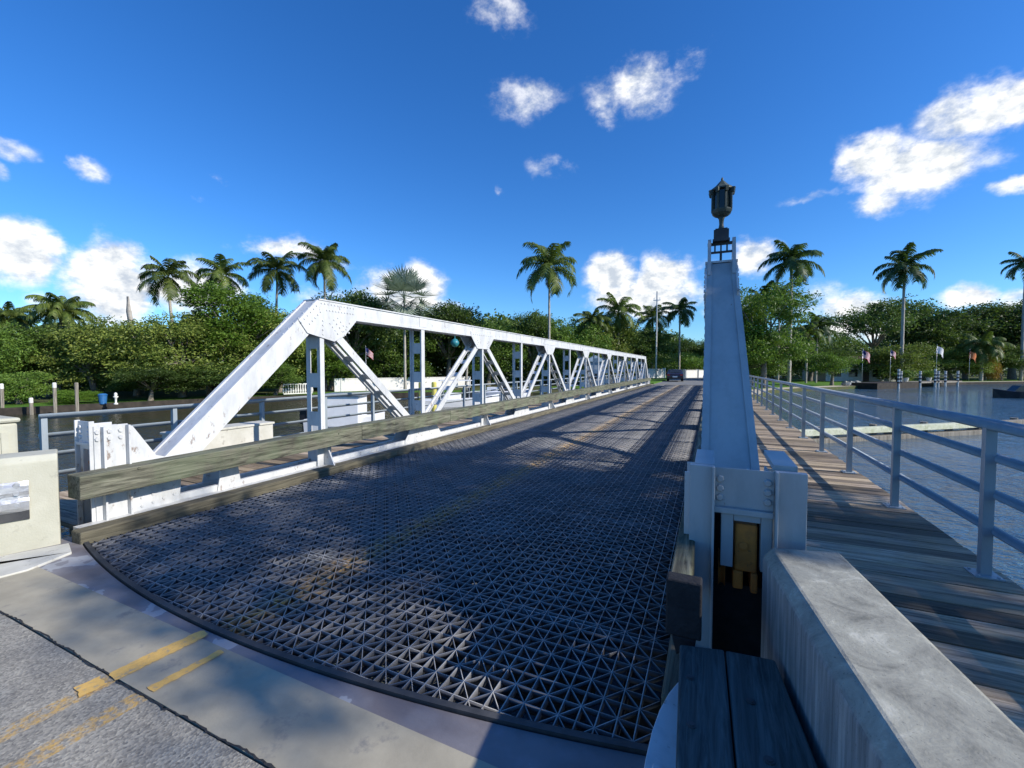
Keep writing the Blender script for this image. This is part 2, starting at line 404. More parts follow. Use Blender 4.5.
# far shore: left bank, bridge end, right bank
shore = [(-46, -30), (-41.5, 4), (-41, 10), (-40, 16), (-38.5, 21), (-36.5, 26), (-33, 32), (-26, 38), (-17, 42), (-9, 43.8), (-8, 44.2),
         (3.4, 44.2), (4.2, 48), (6.2, 58), (10.2, 65.5), (14.8, 71.4), (20.3, 79), (28.6, 90.5), (42, 106), (58, 119), (90, 135), (160, 150)]
def bank(name, zt, mat):
    far = [(2500, 300), (2500, 2600), (-2500, 2600), (-2500, -300)]
    pts = shore + far; n = len(shore); mb = MB()
    mb.add([(x, y, zt) for x, y in pts], [tuple(range(len(pts)))])
    for i in range(n - 1):
        a, b = shore[i], shore[i + 1]
        mb.add([(a[0], a[1], -2.6), (b[0], b[1], -2.6), (b[0], b[1], zt), (a[0], a[1], zt)], [(0, 1, 2, 3)])
    return tag(mb.build(name, mat), kind='structure')
GZ = -1.0
bank('ground', GZ, M['earth'])
# near bank (out of frame to the right and behind) with the approach road
nb = MB(); nbp = [(-60, -60), (60, -60), (60, 16), (13, 15), (7.5, 11), (6.2, 4), (5.2, -1.2), (-6.9, -1.2), (-9, -8), (-30, -22), (-60, -30)]
nb.prism(nbp, 2, -2.6, -.5); tag(nb.build('near_bank', M['earth']), kind='structure')
sheet('road', [(-5.9, -40), (1.0, -40), (.9, 1.095), (-5.55, 1.095)], 0, M['asphalt'])
ab = MB(); ab.box(-6.9, 2.4, -40, 1.09, -2.4, -.006); tag(ab.build('abutment', M['slab']), kind='structure')
def arc(x): return 1.567 + (x + 2.55) ** 2 / 22
xs = [-5.5 + i * .1 for i in range(57)]
sl = MB(); sl.prism([(-5.62, 1.105), (.3, 1.105), (.3, 1.485), (-5.32, 1.485)], 2, -.4, .002)
tag(sl.build('joint_slab', M['slab']), kind='structure')
ar = MB(); top = [(x, arc(x) - .022) for x in xs if x < .1]
ar.prism([(-5.5, 1.487)] + [(xs[i], 1.487) for i in range(1, 56)] + [(top[-1][0], 1.487)] + top[::-1], 2, -.4, -.003)
tag(ar.build('joint_plate', M['armour']), kind='structure')
# pale footing strip beside the left barrier, with its white edge
ap = MB(); ap.prism([(-6.2, .2), (-4.93, 1.0), (-4.86, 1.42), (-4.98, 1.72), (-5.26, 1.80), (-5.9, .2)], 2, -.05, .016)
tag(ap.build('kerb_apron', M['apron'], bevel=.006), kind='structure')
# tar-filled crack between asphalt and slab
ck = MB(); rr = random.Random(3); pts = []; x = -5.6
while x < .6:
    pts.append((x, 1.10 + rr.uniform(-.005, .005) + .006 * math.sin(x * 3) + .004 * math.sin(x * 17), rr.uniform(.0025, .0055) * (1.5 if rr.random() > .9 else 1))); x += rr.uniform(.012, .03)
for a, b in zip(pts, pts[1:]):
    ck.add([(a[0], a[1] - a[2], .006), (b[0], b[1] - b[2], .006), (b[0], b[1] + b[2], .006), (a[0], a[1] + a[2], .006)], [(0, 1, 2, 3)])
tag(ck.build('road_joint', M['crack'], fixn=False), kind='structure')
def stripe(pts):
    r_ = random.Random(len(pts)); out_ = []
    for (x0, y0), (x1, y1) in zip(pts, pts[1:] + pts[:1]):
        n_ = max(2, int(math.hypot(x1 - x0, y1 - y0) / .018))
        for i in range(n_): t_ = i / n_; out_.append((x0 + (x1 - x0) * t_ + r_.uniform(-.005, .005), y0 + (y1 - y0) * t_ + r_.uniform(-.006, .006)))
    pts = out_
    mb = MB(); mb.add([(x, y, .0065) for x, y in pts], [tuple(range(len(pts)))]); o = mb.build('road_marking', M['yellow'], fixn=False)
    if o.data.polygons[0].normal.z < 0: o.data.flip_normals()
    tag(o, kind='structure')
stripe([(-2.83, 1.10), (-2.735, 1.085), (-2.70, 1.5), (-2.72, 1.535), (-2.79, 1.525), (-2.82, 1.3)])
stripe([(-2.86, .98), (-2.75, .96), (-2.745, 1.06), (-2.85, 1.07)])
stripe([(-2.53, 1.135), (-2.47, 1.125), (-2.455, 1.46), (-2.50, 1.47)])
# far road, abutment, verge
sheet('far_road', [(-5.2, 44.3), (-.1, 44.3), (-.1, 140), (-5.2, 140)], -.004, M['farroad'])
fa = MB(); fa.box(-9, 3.2, 43.3, 140, -2.6, -.02); tag(fa.build('far_embankment', M['slab']), kind='structure')
vg = MB(); vg.box(-.1, 3.2, 45, 138, -.019, .09); vg.box(-9, -5.2, 45, 138, -.019, .09); tag(vg.build('verge', M['lawn']), kind='structure')
# right lawn and pale bank edge, left bank strip
def along(pts, w0, w1, z, mat, name):
    mb = MB(); n = len(pts); L = []
    for i, p in enumerate(pts):
        a = Vector(pts[max(i - 1, 0)]); b = Vector(pts[min(i + 1, n - 1)]); d = (b - a).normalized(); nn = Vector((-d.y, d.x))
        L.append((Vector(p) + nn * w0, Vector(p) + nn * w1))
    for i in range(n - 1):
        mb.add([(*L[i][0], z), (*L[i + 1][0], z), (*L[i + 1][1], z), (*L[i][1], z)], [(0, 1, 2, 3)])
    o = mb.build(name, mat, fixn=False)
    if o.data.polygons[0].normal.z < 0: o.data.flip_normals()
    return tag(o, kind='structure')
rs = [(4.2, 48), (6.2, 58), (10.2, 65.5), (14.8, 71.4), (20.3, 79), (28.6, 90.5), (42, 106), (58, 119), (90, 135)]
along(rs, .02, 2.2, GZ + .012, M['sand'], 'bank_edge')
along(rs, 2.2, 26, GZ + .008, M['lawn'], 'lawn')
ls = shore[1:9]
along(ls, .4, 5, GZ + .01, M['lawn'], 'grass_strip')

# seawalls
def seawall(name, pts, z0, z1, th, mat, label):
    mb = MB(); n = len(pts)
    for a, b in zip(pts, pts[1:]):
        d = (Vector(b) - Vector(a)).normalized(); nn = Vector((d.y, -d.x)) * th
        q = [(a[0], a[1]), (b[0], b[1]), (b[0] + nn.x, b[1] + nn.y), (a[0] + nn.x, a[1] + nn.y)]
        mb.prism(q, 2, z0, z1)
    return tag(mb.build(name, mat), label, 'seawall')
seawall('seawall', shore[1:8], -2.6, GZ + .06, .25, M['seawall'], 'dark timber seawall along the foot of the left bank under the bushes')
seawall('seawall', [(19.6, 78.1), (20.3, 79), (28.6, 90.5), (42, 106), (58, 119), (90, 135)], -2.6, GZ + .02, .3, M['seawall'], 'dark timber seawall along the far right bank behind the water')

# ================================================================ SWING BRIDGE
PIV = (-2.68, 22.6, -1.4)
bridge = empty('swing_bridge', PIV, 'long white riveted steel truss bridge with an open grating roadway', 'bridge')
def bp(mb, name, mat, parent=None, **kw):
    """part (or sub-part) of the bridge, built in world coordinates"""
    o = mb.build(name, mat, **kw)
    for v in o.data.vertices: v.co -= Vector(PIV)
    o.parent = parent or bridge; return o
XL, XR = -5.18, -.2          # roadway edges
YE = 43.2
# --- grating: union-jack lattice of bars
CA, CB = .0845, .0965
def bars_mesh():
    V = []; Q = []
    def add(p0, p1, w, h, zt):
        d = np.array(p1) - np.array(p0); L = np.hypot(*d)
        if L < .004: return
        d = d / L; s = np.array([-d[1], d[0]]) * w / 2
        o = len(V)
        for p in (p0, p1):
            for sg, z in ((-1, zt - h), (1, zt - h), (1, zt), (-1, zt)):
                V.append((p[0] + sg * s[0], p[1] + sg * s[1], z))
        for q in ((0, 1, 2, 3), (7, 6, 5, 4), (0, 4, 5, 1), (1, 5, 6, 2), (2, 6, 7, 3), (3, 7, 4, 0)):
            Q.append(tuple(i + o for i in q))
    x0, x1, y1 = XL, XR, YE
    def clip(p, d, L):
        """clip p + d t to the deck, return segments of about 1 m"""
        n = int(L / .02); ts = [i * L / n for i in range(n + 1)]
        ok = [t for t in ts if x0 - 1e-6 <= p[0] + d[0] * t <= x1 + 1e-6 and arc(p[0] + d[0] * t) + .02 <= p[1] + d[1] * t <= y1]
        return (ok[0], ok[-1]) if len(ok) > 1 else None
    def run(p, d, L, w, h, zt, seg=1.0):
        c = clip(p, d, L)
        if not c: return
        t0, t1 = c; k = max(1, int((t1 - t0) / seg))
        for i in range(k):
            a = t0 + (t1 - t0) * i / k; b = t0 + (t1 - t0) * (i + 1) / k
            add((p[0] + d[0] * a, p[1] + d[1] * a), (p[0] + d[0] * b, p[1] + d[1] * b), w, h, zt)
    nx = int(round((x1 - x0) / CA)); ny = int((y1 - 1.55) / CB)
    for i in range(nx + 1):
        run((x0 + i * CA, 1.5), (0, 1), y1 - 1.5, .0055, .045, 0)
    for j in range(ny + 1):
        y = 1.55 + j * CB
        run((x0, y), (1, 0), x1 - x0, .0045, .028, -.0008)
    dl = math.hypot(CA, CB); dx, dy = CA / dl, CB / dl; W = (x1 - x0) / dx
    for j in range(-nx - 2, ny + 2, 2):
        run((x0, 1.55 + j * CB), (dx, dy), W, .0042, .022, -.0016, .8)
        run((x0, 1.55 + (j + nx + (nx % 2)) * CB), (dx, -dy), W, .0042, .022, -.0024, .8)
    y = 2.60
    while y < y1 - .5:       # panel joints: paired heavy cross bars
        for e in (-.018, .018): run((x0, y + e), (1, 0), x1 - x0, .009, .09, -.006)
        y += 1.93
    return np.array(V), np.array(Q)
V, Q = bars_mesh(); V -= np.array(PIV)
link('deck_grating', np_mesh('deck_grating', V, Q, M['grate']), bridge)
# curved end angle
ea = MB(); xe = [XL - .04 + i * (XR - XL + .08) / 50 for i in range(51)]
ea.prism([(x, arc(x) - .012) for x in xe] + [(x, arc(x) + .022) for x in xe[::-1]], 2, -.34, .012)
bp(ea, 'end_angle', M['dark_steel'])
# floor beams and stringers
for k in range(17):
    y = 2.6 + k * 2.53
    fb = MB(); fb.box(XL - .3, XR + .3, y - .09, y + .09, -.32, -.30); fb.box(XL - .3, XR + .3, y - .012, y + .012, -.62, -.32); fb.box(XL - .3, XR + .3, y - .1, y + .1, -.64, -.62)
    bp(fb, 'floor_beam', M['under_steel'])
for k in range(7):
    x = XL + .25 + k * .745
    st = MB(); st.box(x - .06, x + .06, 1.95, YE - .1, -.10, -.085); st.box(x - .008, x + .008, 1.95, YE - .1, -.28, -.10); st.box(x - .06, x + .06, 1.95, YE - .1, -.298, -.28)
    bp(st, 'stringer', M['under_steel'])
pv = MB(); pv.lathe([(2.3, -1.6), (2.3, -.3), (2.1, -.2), (2.1, .45)], (-2.68, 22.6, WZ), 28)
bp(pv, 'pivot_pier', M['slab'])
# --- trusses
PAN = 2.58; Y1 = 4.8                       # first upper node
ZB, ZT0, ZT1 = .10, 2.395, 2.66             # lower node height, top chord underside / top
def un(k): return Y1 + (k - 1) * PAN       # node k
YL16 = un(15) + 2.55
def make_truss(xi, xo, YL0):
    """xi = roadway-side face, xo = outer face of the truss"""
    s = 1 if xi > xo else -1               # direction towards the roadway
    xa, xb = min(xi, xo), max(xi, xo); mid = (xi + xo) / 2
    tm = MB()
    # top chord: box with overhanging cover plate and edge angles
    tm.box(xa, xb, Y1 + .1, un(15) - .1, ZT0 + .01, ZT1 - .02)
    tm.box(xa - .02, xb + .02, Y1 - .05, un(15) + .05, ZT1 - .02, ZT1)
    for x in (xa, xb):
        e = .012 if x == xb else -.012
        tm.box(min(x, x + e), max(x, x + e), Y1 + .66, un(15) - .66, ZT0, ZT0 + .05)
    # splice plates on the chord
    for k in range(2, 15):
        yy = un(k) - .12 if k % 2 == 0 else un(k) - .55
        tm.box(min(xi, xi + s * .008), max(xi, xi + s * .008), yy, yy + .24 if k % 2 == 0 else yy + .02, ZT0 + .055, ZT1 - .025)
    # lower chord: two channels and a top plate
    tm.box(xb - .05, xb, YL0 - .01, YL16 + .01, -.32, .17); tm.box(xa, xa + .05, YL0 - .01, YL16 + .01, -.32, .17)
    tm.box(xa + .05, xb - .05, YL0 + .2, YL16 - .2, -.30, -.27)
    tr = bp(tm, 'truss', M['white'])
    # end posts
    for ya, yb in ((YL0, Y1), (YL16, un(15))):
        sg = 1 if yb > ya else -1
        ep = MB(); mt = M['white']; q = sg
        r0 = abs(yb - ya); t0 = ya + .02 * q
        zu = lambda f: .16 + (ZT1 - .03 - .16) * f                      # upper (outer) edge line
        yu = lambda f: ya - .15 * q + (yb - .055 * q - (ya - .15 * q)) * f
        f0 = .0
        P0 = (yu(0), zu(0)); P1 = (yu(1), zu(1)); dyu, dzu = P1[0] - P0[0], P1[1] - P0[1]; Lu = math.hypot(dyu, dzu)
        ny, nz = dzu / Lu * 1.0, -dyu / Lu                                # inward normal
        if ny * q < 0: ny, nz = -ny, -nz
        th = .26
        up = Vector((0, -ny, -nz))
        ep.prism([P0, P1, (P1[0] + .12 * q, P1[1] - .02), (P1[0] + ny * th + .0 * q, P1[1] + nz * th), (P0[0] + ny * th, P0[1] + nz * th)], 0, xa, xb)
        for x in (xa + .019, xb - .019):
            a_ = Vector((x, P0[0], P0[1])) + up * .006; b_ = Vector((x, P1[0], P1[1])) + up * .006
            ep.bar(a_, b_, .05, .016, up)
            if xi < -3:
                for i in range(23, 30): ep.rivet(a_.lerp(b_, (i + .2) / 30) + up * .008, up, .013)
        for x, e in ((xa, -1), (xb, 1)):
            for i in range(34 if xi > -3 else 0):
                a_ = Vector((x, P0[0], P0[1])) - up * .05; b_ = Vector((x, P1[0], P1[1])) - up * .05
                if i > 8: ep.rivet(a_.lerp(b_, (i + .2) / 34), (e, 0, 0), .019)
        if xi > -3:                                    # the outer side flares out towards the foot; side plates rise past the top
            for x0_, x1_ in ((xa, xa + .03), (xb - .03, xb)):
                ep.prism([(yb - .19 * q, ZT1 - .16), (yb + .04 * q, ZT1 - .04), (yb + .07 * q, 2.86), (yb - .07 * q, 2.87)], 0, x0_ + (.002 if x0_ < .1 else -.002), x1_ + (.002 if x0_ < .1 else -.002))
            for i, v in enumerate(ep.v):
                if v[0] > (xa + xb) / 2: ep.v[i] = (v[0] + .15 * max(0, 1 - (v[2] - .16) / 2.4) ** 1.2, v[1], v[2])
        bp(ep, 'end_post', M['portal'] if xi > -3 else mt, tr)  # right post gets the shade-coloured copy of the white
    # vertical posts with battened webs
    for k in range(1, 16):
        y = un(k); vp = MB(); w = .20 if k % 2 == 0 else .15
        odd = k % 2 == 1
        for x, e in ((xa, 1), (xb, -1)):
            if odd:
                vp.box(*sorted((x, x + e * .065)), y - .03, y - .015, .0, ZT0 + .1); vp.box(*sorted((x, x + e * .012)), y - .0149, y + .05, .0, ZT0 + .1)
            else:
                vp.box(*sorted((x, x + e * .015)), y - .055, y + .055, .0, ZT0 + .15); vp.box(*sorted((x + e * .0151, x + e * .065)), y - .015, y, .0, ZT0 + .1)
        z = .10
        while z < ZT0 - .1:
            vp.box(xa + .06, xb - .06, y - (.033 if odd else .012), y - (.016 if odd else .002), z, z + .22); z += .60
        bp(vp, 'vertical_post', M['white'], tr)
    # diagonals: laddered channel pairs
    for k in range(1, 15):
        ya, za, yb, zb = (un(k), ZT0 - .02, un(k + 1), ZB + .1) if k % 2 == 1 else (un(k), ZB + .1, un(k + 1), ZT0 - .02)
        dg = MB(); up = Vector((0, -(zb - za), yb - ya)).normalized()
        for x, e in ((xa + .02, 1), (xb - .02, -1)):
            dg.bar((x, ya, za), (x, yb, zb), .03, .13, up)
            dg.bar((x + e * .04, ya, za), (x + e * .04, yb, zb), .05, .02, up)
        for i in range(1, 7):
            t = i / 7; c = Vector((mid, ya + (yb - ya) * t, za + (zb - za) * t)); dd = Vector((0, yb - ya, zb - za)).normalized()
            dg.bar(c - dd * .07, c + dd * .07, abs(xi - xo) - .06, .012, up)
        bp(dg, 'diagonal_brace', M['white'], tr)
    # gusset plates, both faces
    def plate(mb, pts, riv):
        for x, e in ((xi, s), (xo, -s)):
            mb.prism(pts, 0, x + e * .002, x + e * .016)
            for y, z in riv: mb.rivet((x + e * .016, y, z), (e, 0, 0), .018)
    for k in range(1, 16, 2):
        y = un(k); g = MB()
        if k in (1, 15):
            q = 1 if k == 1 else -1
            pts = [(y - .26 * q, 2.12), (y + .24 * q, 2.02), (y + .45 * q, 2.12), (y + .70 * q, ZT0 - .02), (y + .74 * q, ZT0 + .06), (y + .74 * q, ZT1 - .03), (y - .055 * q, ZT1 - .028), (y - .41 * q, 2.305)]
            rv = [(y + (-.0 + .065 * i) * q, ZT1 - .065) for i in range(11)] + [(y + (-.09 - .055 * i) * q, ZT1 - .115 - .055 * i) for i in range(6)]
            rv += [(y + (.10 + .06 * i) * q, 2.50) for i in range(10)] + [(y + (-.02 - .05 * i) * q, 2.46 - .05 * i) for i in range(5)]
            rv += [(y + (.24 + .055 * i) * q, 2.36 - .055 * i) for i in range(5)] + [(y + (.32 + .055 * i) * q, 2.40 - .055 * i) for i in range(5)] + [(y + (.16 + .05 * i) * q, 2.30 - .05 * i) for i in range(4)]
            rv += [(y + .02 * q, 2.12 + .07 * i) for i in range(4)] + [(y + .50 * q, 2.28), (y + .56 * q, 2.34), (y + .44 * q, 2.20)]
        else:
            pts = [(y - .62, ZT0 + .12), (y - .62, ZT0 + .01), (y - .30, 2.10), (y + .30, 2.10), (y + .62, ZT0 + .01), (y + .62, ZT0 + .12)]
            rv = [(y - .5 + i * .1, ZT0 + .06) for i in range(11)] + [(y - .26 - .04 * (i % 2), 2.16 + .05 * i) for i in range(4)] + [(y + .26 + .04 * (i % 2), 2.16 + .05 * i) for i in range(4)]
        plate(g, pts, rv); bp(g, 'gusset_plate', M['white'], tr)
    for k in range(2, 15, 2):
        y = un(k); g = MB()
        pts = [(y - .62, -.05), (y + .62, -.05), (y + .62, .16), (y + .34, .50), (y - .34, .50), (y - .62, .16)]
        plate(g, pts, [(y - .45 + i * .1, .1) for i in range(10)] + [(y - .25 + .06 * (i % 2), .2 + .06 * i) for i in range(4)] + [(y + .25 - .06 * (i % 2), .2 + .06 * i) for i in range(4)])
        bp(g, 'gusset_plate', M['white'], tr)
    for ya, q in ((YL0, 1), (YL16, -1)):      # foot plates of the end posts
        g = MB()
        pts = [(ya - .018 * q, -.25), (ya + .44 * q, -.25), (ya + .44 * q, .17), (ya + .47 * q, .56), (ya + .22 * q, .66), (ya + .02 * q, 1.0), (ya - .018 * q, 1.0)]
        plate(g, pts, [(ya + (.08 + .10 * (i % 4)) * q, .14 + .09 * (i // 4) + .05 * (i % 4) / 3) for i in range(12)])
        plate(g, [(ya + .83 * q, .0), (ya + 1.16 * q, .0), (ya + 1.08 * q, .50), (ya + .92 * q, .50)], [])
        bp(g, 'foot_plate', M['white'], tr)
        gw = .36 if xi > -3 else .29; e0, e1 = ya - gw * q, ya - .02 * q
        g = MB()
        for x, e in ((xi, s), (xo if xi < -3 else .285, -s)):
            g.prism([(e0, -.25), (e1, -.25), (e1, 1.03), (e0, 1.03)], 0, x + e * .002, x + e * .014)
            for yy in (e0 + .06 * q, e1 - .01 * q):
                g.box(min(x + e * .014, x + e * .075), max(x + e * .014, x + e * .075), yy - .009, yy + .009, -.2, 1.02)
            for yy in (e0 + .025 * q, e0 + .12 * q, e0 + .21 * q):
                for zz in (.90, .97): g.rivet((x + e * .014, yy, zz), (e, 0, 0), .026)
        bp(g, 'end_plate', M['white'], tr)
    # end frame with bolts and the bearing under it
    right = xi > -3
    gw = .36 if right else .29
    for ye, q in ((YL0 - gw, 1), (YL16 + gw, -1)):
        fa0, fa1, fb0, fb1 = (xa - .045, xa + .075, .30, .437) if right else (xa + .0, xa + .02, xb - .02, xb - .0)
        fr = MB(); y0, y1 = sorted((ye - .006 * q, ye - .0005 * q)); nn = (0, -q, 0); yf = ye - .007 * q
        fr.box(fa1, fb0, y0, y1, .87, 1.075)
        for j in range(3):
            for x in ((fa1 + .028, fb0 - .028) if right else (fa1 + .05, fb0 - .05)):
                fr.rivet((x, yf, .915 + .05 * j), nn, .022)
        y0, y1 = sorted((ye - .03 * q, ye + .012 * q))
        fr.box(fa0, fa1 - .002, y0, y1, -.3, 1.08); fr.box(fb0 + .002, fb1, y0, y1, -.3 if not right else .3, 1.08)
        if right:
            for x in (fa1 - .004, fb0 + .006):         # standing legs of the corner angles
                fr.box(x - .006, x + .006, *sorted((ye - .075 * q, ye - .031 * q)), -.3, 1.085)
            fr.box(fa0 + .02, fa1, *sorted((ye + .05 * q, ye + .5 * q)), 1.04, 1.075); fr.box(fb0, fb1 - .03, *sorted((ye + .05 * q, ye + .5 * q)), 1.07, 1.10)
        w = fb0 - fa1; c0 = fa1
        ya_, yb_ = sorted((ye + .004 * q, ye + .06 * q))
        fr.box(c0 + .002, fb0 - .002, *sorted((ye - .03 * q, ye + .05 * q)), .838, .868)      # lip
        for a_, b_ in ((.13, .34), (.80, .98)): fr.box(c0 + w * a_, c0 + w * b_, ya_ - .012, yb_, .55, .837)
        fr.box(c0 + w * .345, c0 + w * .795, ya_ - .012, yb_, .80, .837)
        bp(fr, 'end_frame', M['portal'] if right else M['white'], tr, bevel=.006)
        bb = MB(); yb0, yb1 = sorted((ye + .03 * q, ye + .25 * q)); cx = c0 + w * .57; hw = w * .19
        bb.box(cx - hw, cx + hw, yb0, yb1, .52, .775); bb.box(cx - hw * 1.15, cx - hw * .2, yb0, yb1, .42, .519); bb.box(cx + hw * .45, cx + hw * 1.1, yb0, yb1, .41, .519)
        bb.tube([(cx - .012, ye + .018 * q, .66), (cx - .012, ye + .04 * q, .66)], .026, 14)
        bp(bb, 'end_bearing', M['ochre'], tr, bevel=.01)
        ro = MB(); ro.tube([(c0 + w * .10, ye + .10 * q, .50), (c0 + w * .22, ye + .10 * q, .50)], .10, 20)
        bp(ro, 'roller', M['ochre'], tr)
        pd = MB(); pd.box(fa1 + .005, fb0 - .005, *sorted((ye + .27 * q, ye + .33 * q)), -.5, .86); pd.box(fa1 + .003, fb0 - .003, *sorted((ye + .12 * q, ye + .268 * q)), -.5, .405)
        bp(pd, 'seat_pit_shade', M['rubber'], tr)  # seat enlarged into black boxes standing in for the pit's shade
    return tr
tl = make_truss(-5.46, -5.76, 2.36)
tr_ = make_truss(-.05, .20, 2.88)
# --- timber guard rails, kerb timbers, brackets
def rail_timber(x0, x1, y0, name, z0, z1, mat, segs, cap=None):
    mb = MB(); ys = [y0] + segs + [42.9]
    for k, (a, b) in enumerate(zip(ys, ys[1:])):
        o_ = len(mb.v); mb.box(x0, x1, a + .003, b - .003, z0, z1)
        if name == 'guard_rail' and x0 < -3 and k == 0:
            for i in (0, 1, 4, 5): v = mb.v[o_ + i]; mb.v[o_ + i] = (v[0], v[1], v[2] - (.055 if i > 3 else .03))
    if name == 'guard_rail':
        xf = x1 if x0 < -3 else x0; e = 1 if x0 < -3 else -1
        yy = y0 + .45
        while yy < 42.5: mb.rivet((xf, yy, (z0 + z1) / 2 + .05), (e, 0, 0), .018); yy += 1.275
    return bp(mb, name, mat, bevel=.014)
sg = [5.35, 8.0, 13.4, 18.5, 23.6, 28.7, 33.8, 38.9]
rail_timber(-5.43, -5.19, 1.86, 'guard_rail', .42, .665, M['wood_rail'], sg)
rail_timber(-5.34, -5.16, 1.84, 'kerb_timber', -.05, .105, M['wood_curb'], [6.2, 10.9, 15.6, 20.3, 25, 30, 35])
g = rail_timber(-.155, -.065, 2.05, 'guard_rail', .43, .67, M['wood_rail'], sg)
c = MB(); c.box(-.165, -.02, 1.965, 2.045, .43, .68); c.prism([(-.14, .43), (-.04, .43), (-.05, .36), (-.08, .38), (-.12, .34)], 1, 1.97, 2.04)
bp(c, 'end_cap', M['rubber'], g, bevel=.008)
rail_timber(-.185, -.07, 2.02, 'kerb_timber', -.05, .105, M['wood_curb'], [6.2, 10.9, 15.6, 20.3, 25, 30, 35])
for x0, x1, e in ((-5.44, -5.405, 1), (-.06, -.048, -1)):
    for k in range(1, 16, 2):
        y = un(k); mb = MB()
        if e > 0:
            mb.prism([(y - .015, .21), (y + .015, .21), (y + .015, .60), (y - .015, .60)], 0, x0, x1)
            mb.prism([(-5.44, .105), (-5.22, .108), (-5.38, .42), (-5.44, .42)], 1, y - .012, y + .012)
            mb.box(-5.445, -5.43, y - .13, y + .13, .05, .42)
        else:
            mb.prism([(y - .06, .1), (y + .06, .1), (y + .06, .62), (y - .06, .62)], 0, x0, x1)
        bp(mb, 'rail_bracket', M['white'])
# white ledges under the roadway edge
lg = MB(); lg.box(-5.455, -5.345, 1.9, 43, .06, .10); bp(lg, 'kerb_ledge', M['white'])

# ================================================================ WALKWAYS
def boards(name, x0, x1, y0, y1, z):
    mb = MB(); y = y0; r = random.Random(5)
    while y < y1:
        w = .185 + r.uniform(-.006, .006); dz = r.uniform(-.004, .003)
        mb.box(x0 + r.uniform(-.012, .012), x1 + r.uniform(-.012, .012), y, y + w - .010, z - .05 + dz, z + dz); y += w
    for x in (x0 + .12, x1 - .12): mb.box(x - .05, x + .05, y0 + .02, y1 - .02, z - .25, z - .06)
    return mb
o = boards('boardwalk', .47, 2.08, -1.15, 43.4, 0).build('boardwalk', M['planks'], bevel=0); tag(o, kind='structure')
o = boards('boardwalk', -7.62, -5.86, 2.05, 43.4, 0).build('boardwalk', M['planks']); tag(o, kind='structure')
# deck boxes on the left walkway
bx = MB(); bx.box(-7.32, -6.95, 3.55, 5.05, .30, .62); bx.box(-7.34, -6.93, 3.53, 5.07, .623, .66); bx.box(-7.3, -7.2, 3.6, 3.7, .0, .299); bx.box(-7.3, -7.2, 4.9, 5.0, .0, .299); bx.box(-7.07, -6.97, 3.6, 3.7, .0, .299); bx.box(-7.07, -6.97, 4.9, 5.0, .0, .299)
tag(bx.build('walkway_bench', M['apron'], bevel=.008), 'low grey bench box on the left walkway behind the sloping end post', 'bench')

def railing(x, ys, zs, label, s, hw):
    root = empty('pedestrian_railing', (x, ys[0], 0), label, 'railing')
    y0, y1 = ys[0], ys[-1]
    for y in ys:
        p = MB(); p.box(-.032, .032, y - y0 - .028, y - y0 + .028, 0.012, zs[0] - .02)
        p.box(-.085, .085, y - y0 - .085, y - y0 + .085, 0, .012)
        for a in (-.06, .06):
            for b in (-.06, .06): p.rivet((a, y - y0 + b, .012), (0, 0, 1), .014)
        part(p, 'post', M['railing'], root)
    for i, z in enumerate(zs):
        t = MB(); off = 0 if i == 0 else -s * .055
        t.tube([(off, -.03 if i == 0 else -.02, z), (off, y1 - y0 + .03, z)], hw if i == 0 else hw * .82, 12)
        part(t, 'rail', M['railing'], root, smooth=True)
    return root
railing(1.94, [.9 + 1.8 * k for k in range(24)], (1.17, .91, .63, .35), 'grey blue four-rail pipe railing along the right boardwalk above the water', -1, .047)
railing(-7.45, [2.36 + 1.42 * k for k in range(29)], (1.0, .76, .52, .27), 'grey four-rail pipe railing of the left walkway behind the truss', 1, .036)

# ================================================================ NEAR OBJECTS
# right concrete barrier, chamfered, flaring towards the camera
def barrier_mesh(pts_in, pts_out, z0, z1, ch):
    mb = MB(); (a, b), (c, d) = pts_in, pts_out      # a,c far ; b,d near
    a, b, c, d = map(Vector, (a, b, c, d)); w = (c - a).normalized()
    prof = []
    for p_in, p_out in ((a, c), (b, d)):
        wv = (p_out - p_in).normalized()
        prof.append([(*p_in, z0), (*p_in, z1 - ch), (*(p_in + wv * ch * .9), z1), (*(p_out - wv * ch * .25), z1), (*p_out, z1 - ch * .4), (*p_out, z0)])
    vs = prof[0] + prof[1]
    mb.add(vs, [tuple(range(5, -1, -1)), tuple(range(6, 12))] + [(i, (i + 1) % 6, 6 + (i + 1) % 6, 6 + i) for i in range(6)])
    return mb
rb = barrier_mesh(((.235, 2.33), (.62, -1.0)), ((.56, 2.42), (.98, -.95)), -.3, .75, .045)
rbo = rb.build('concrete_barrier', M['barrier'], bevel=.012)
tag(rbo, 'weathered grey chamfered concrete parapet in the right foreground beside the boardwalk', 'barrier')
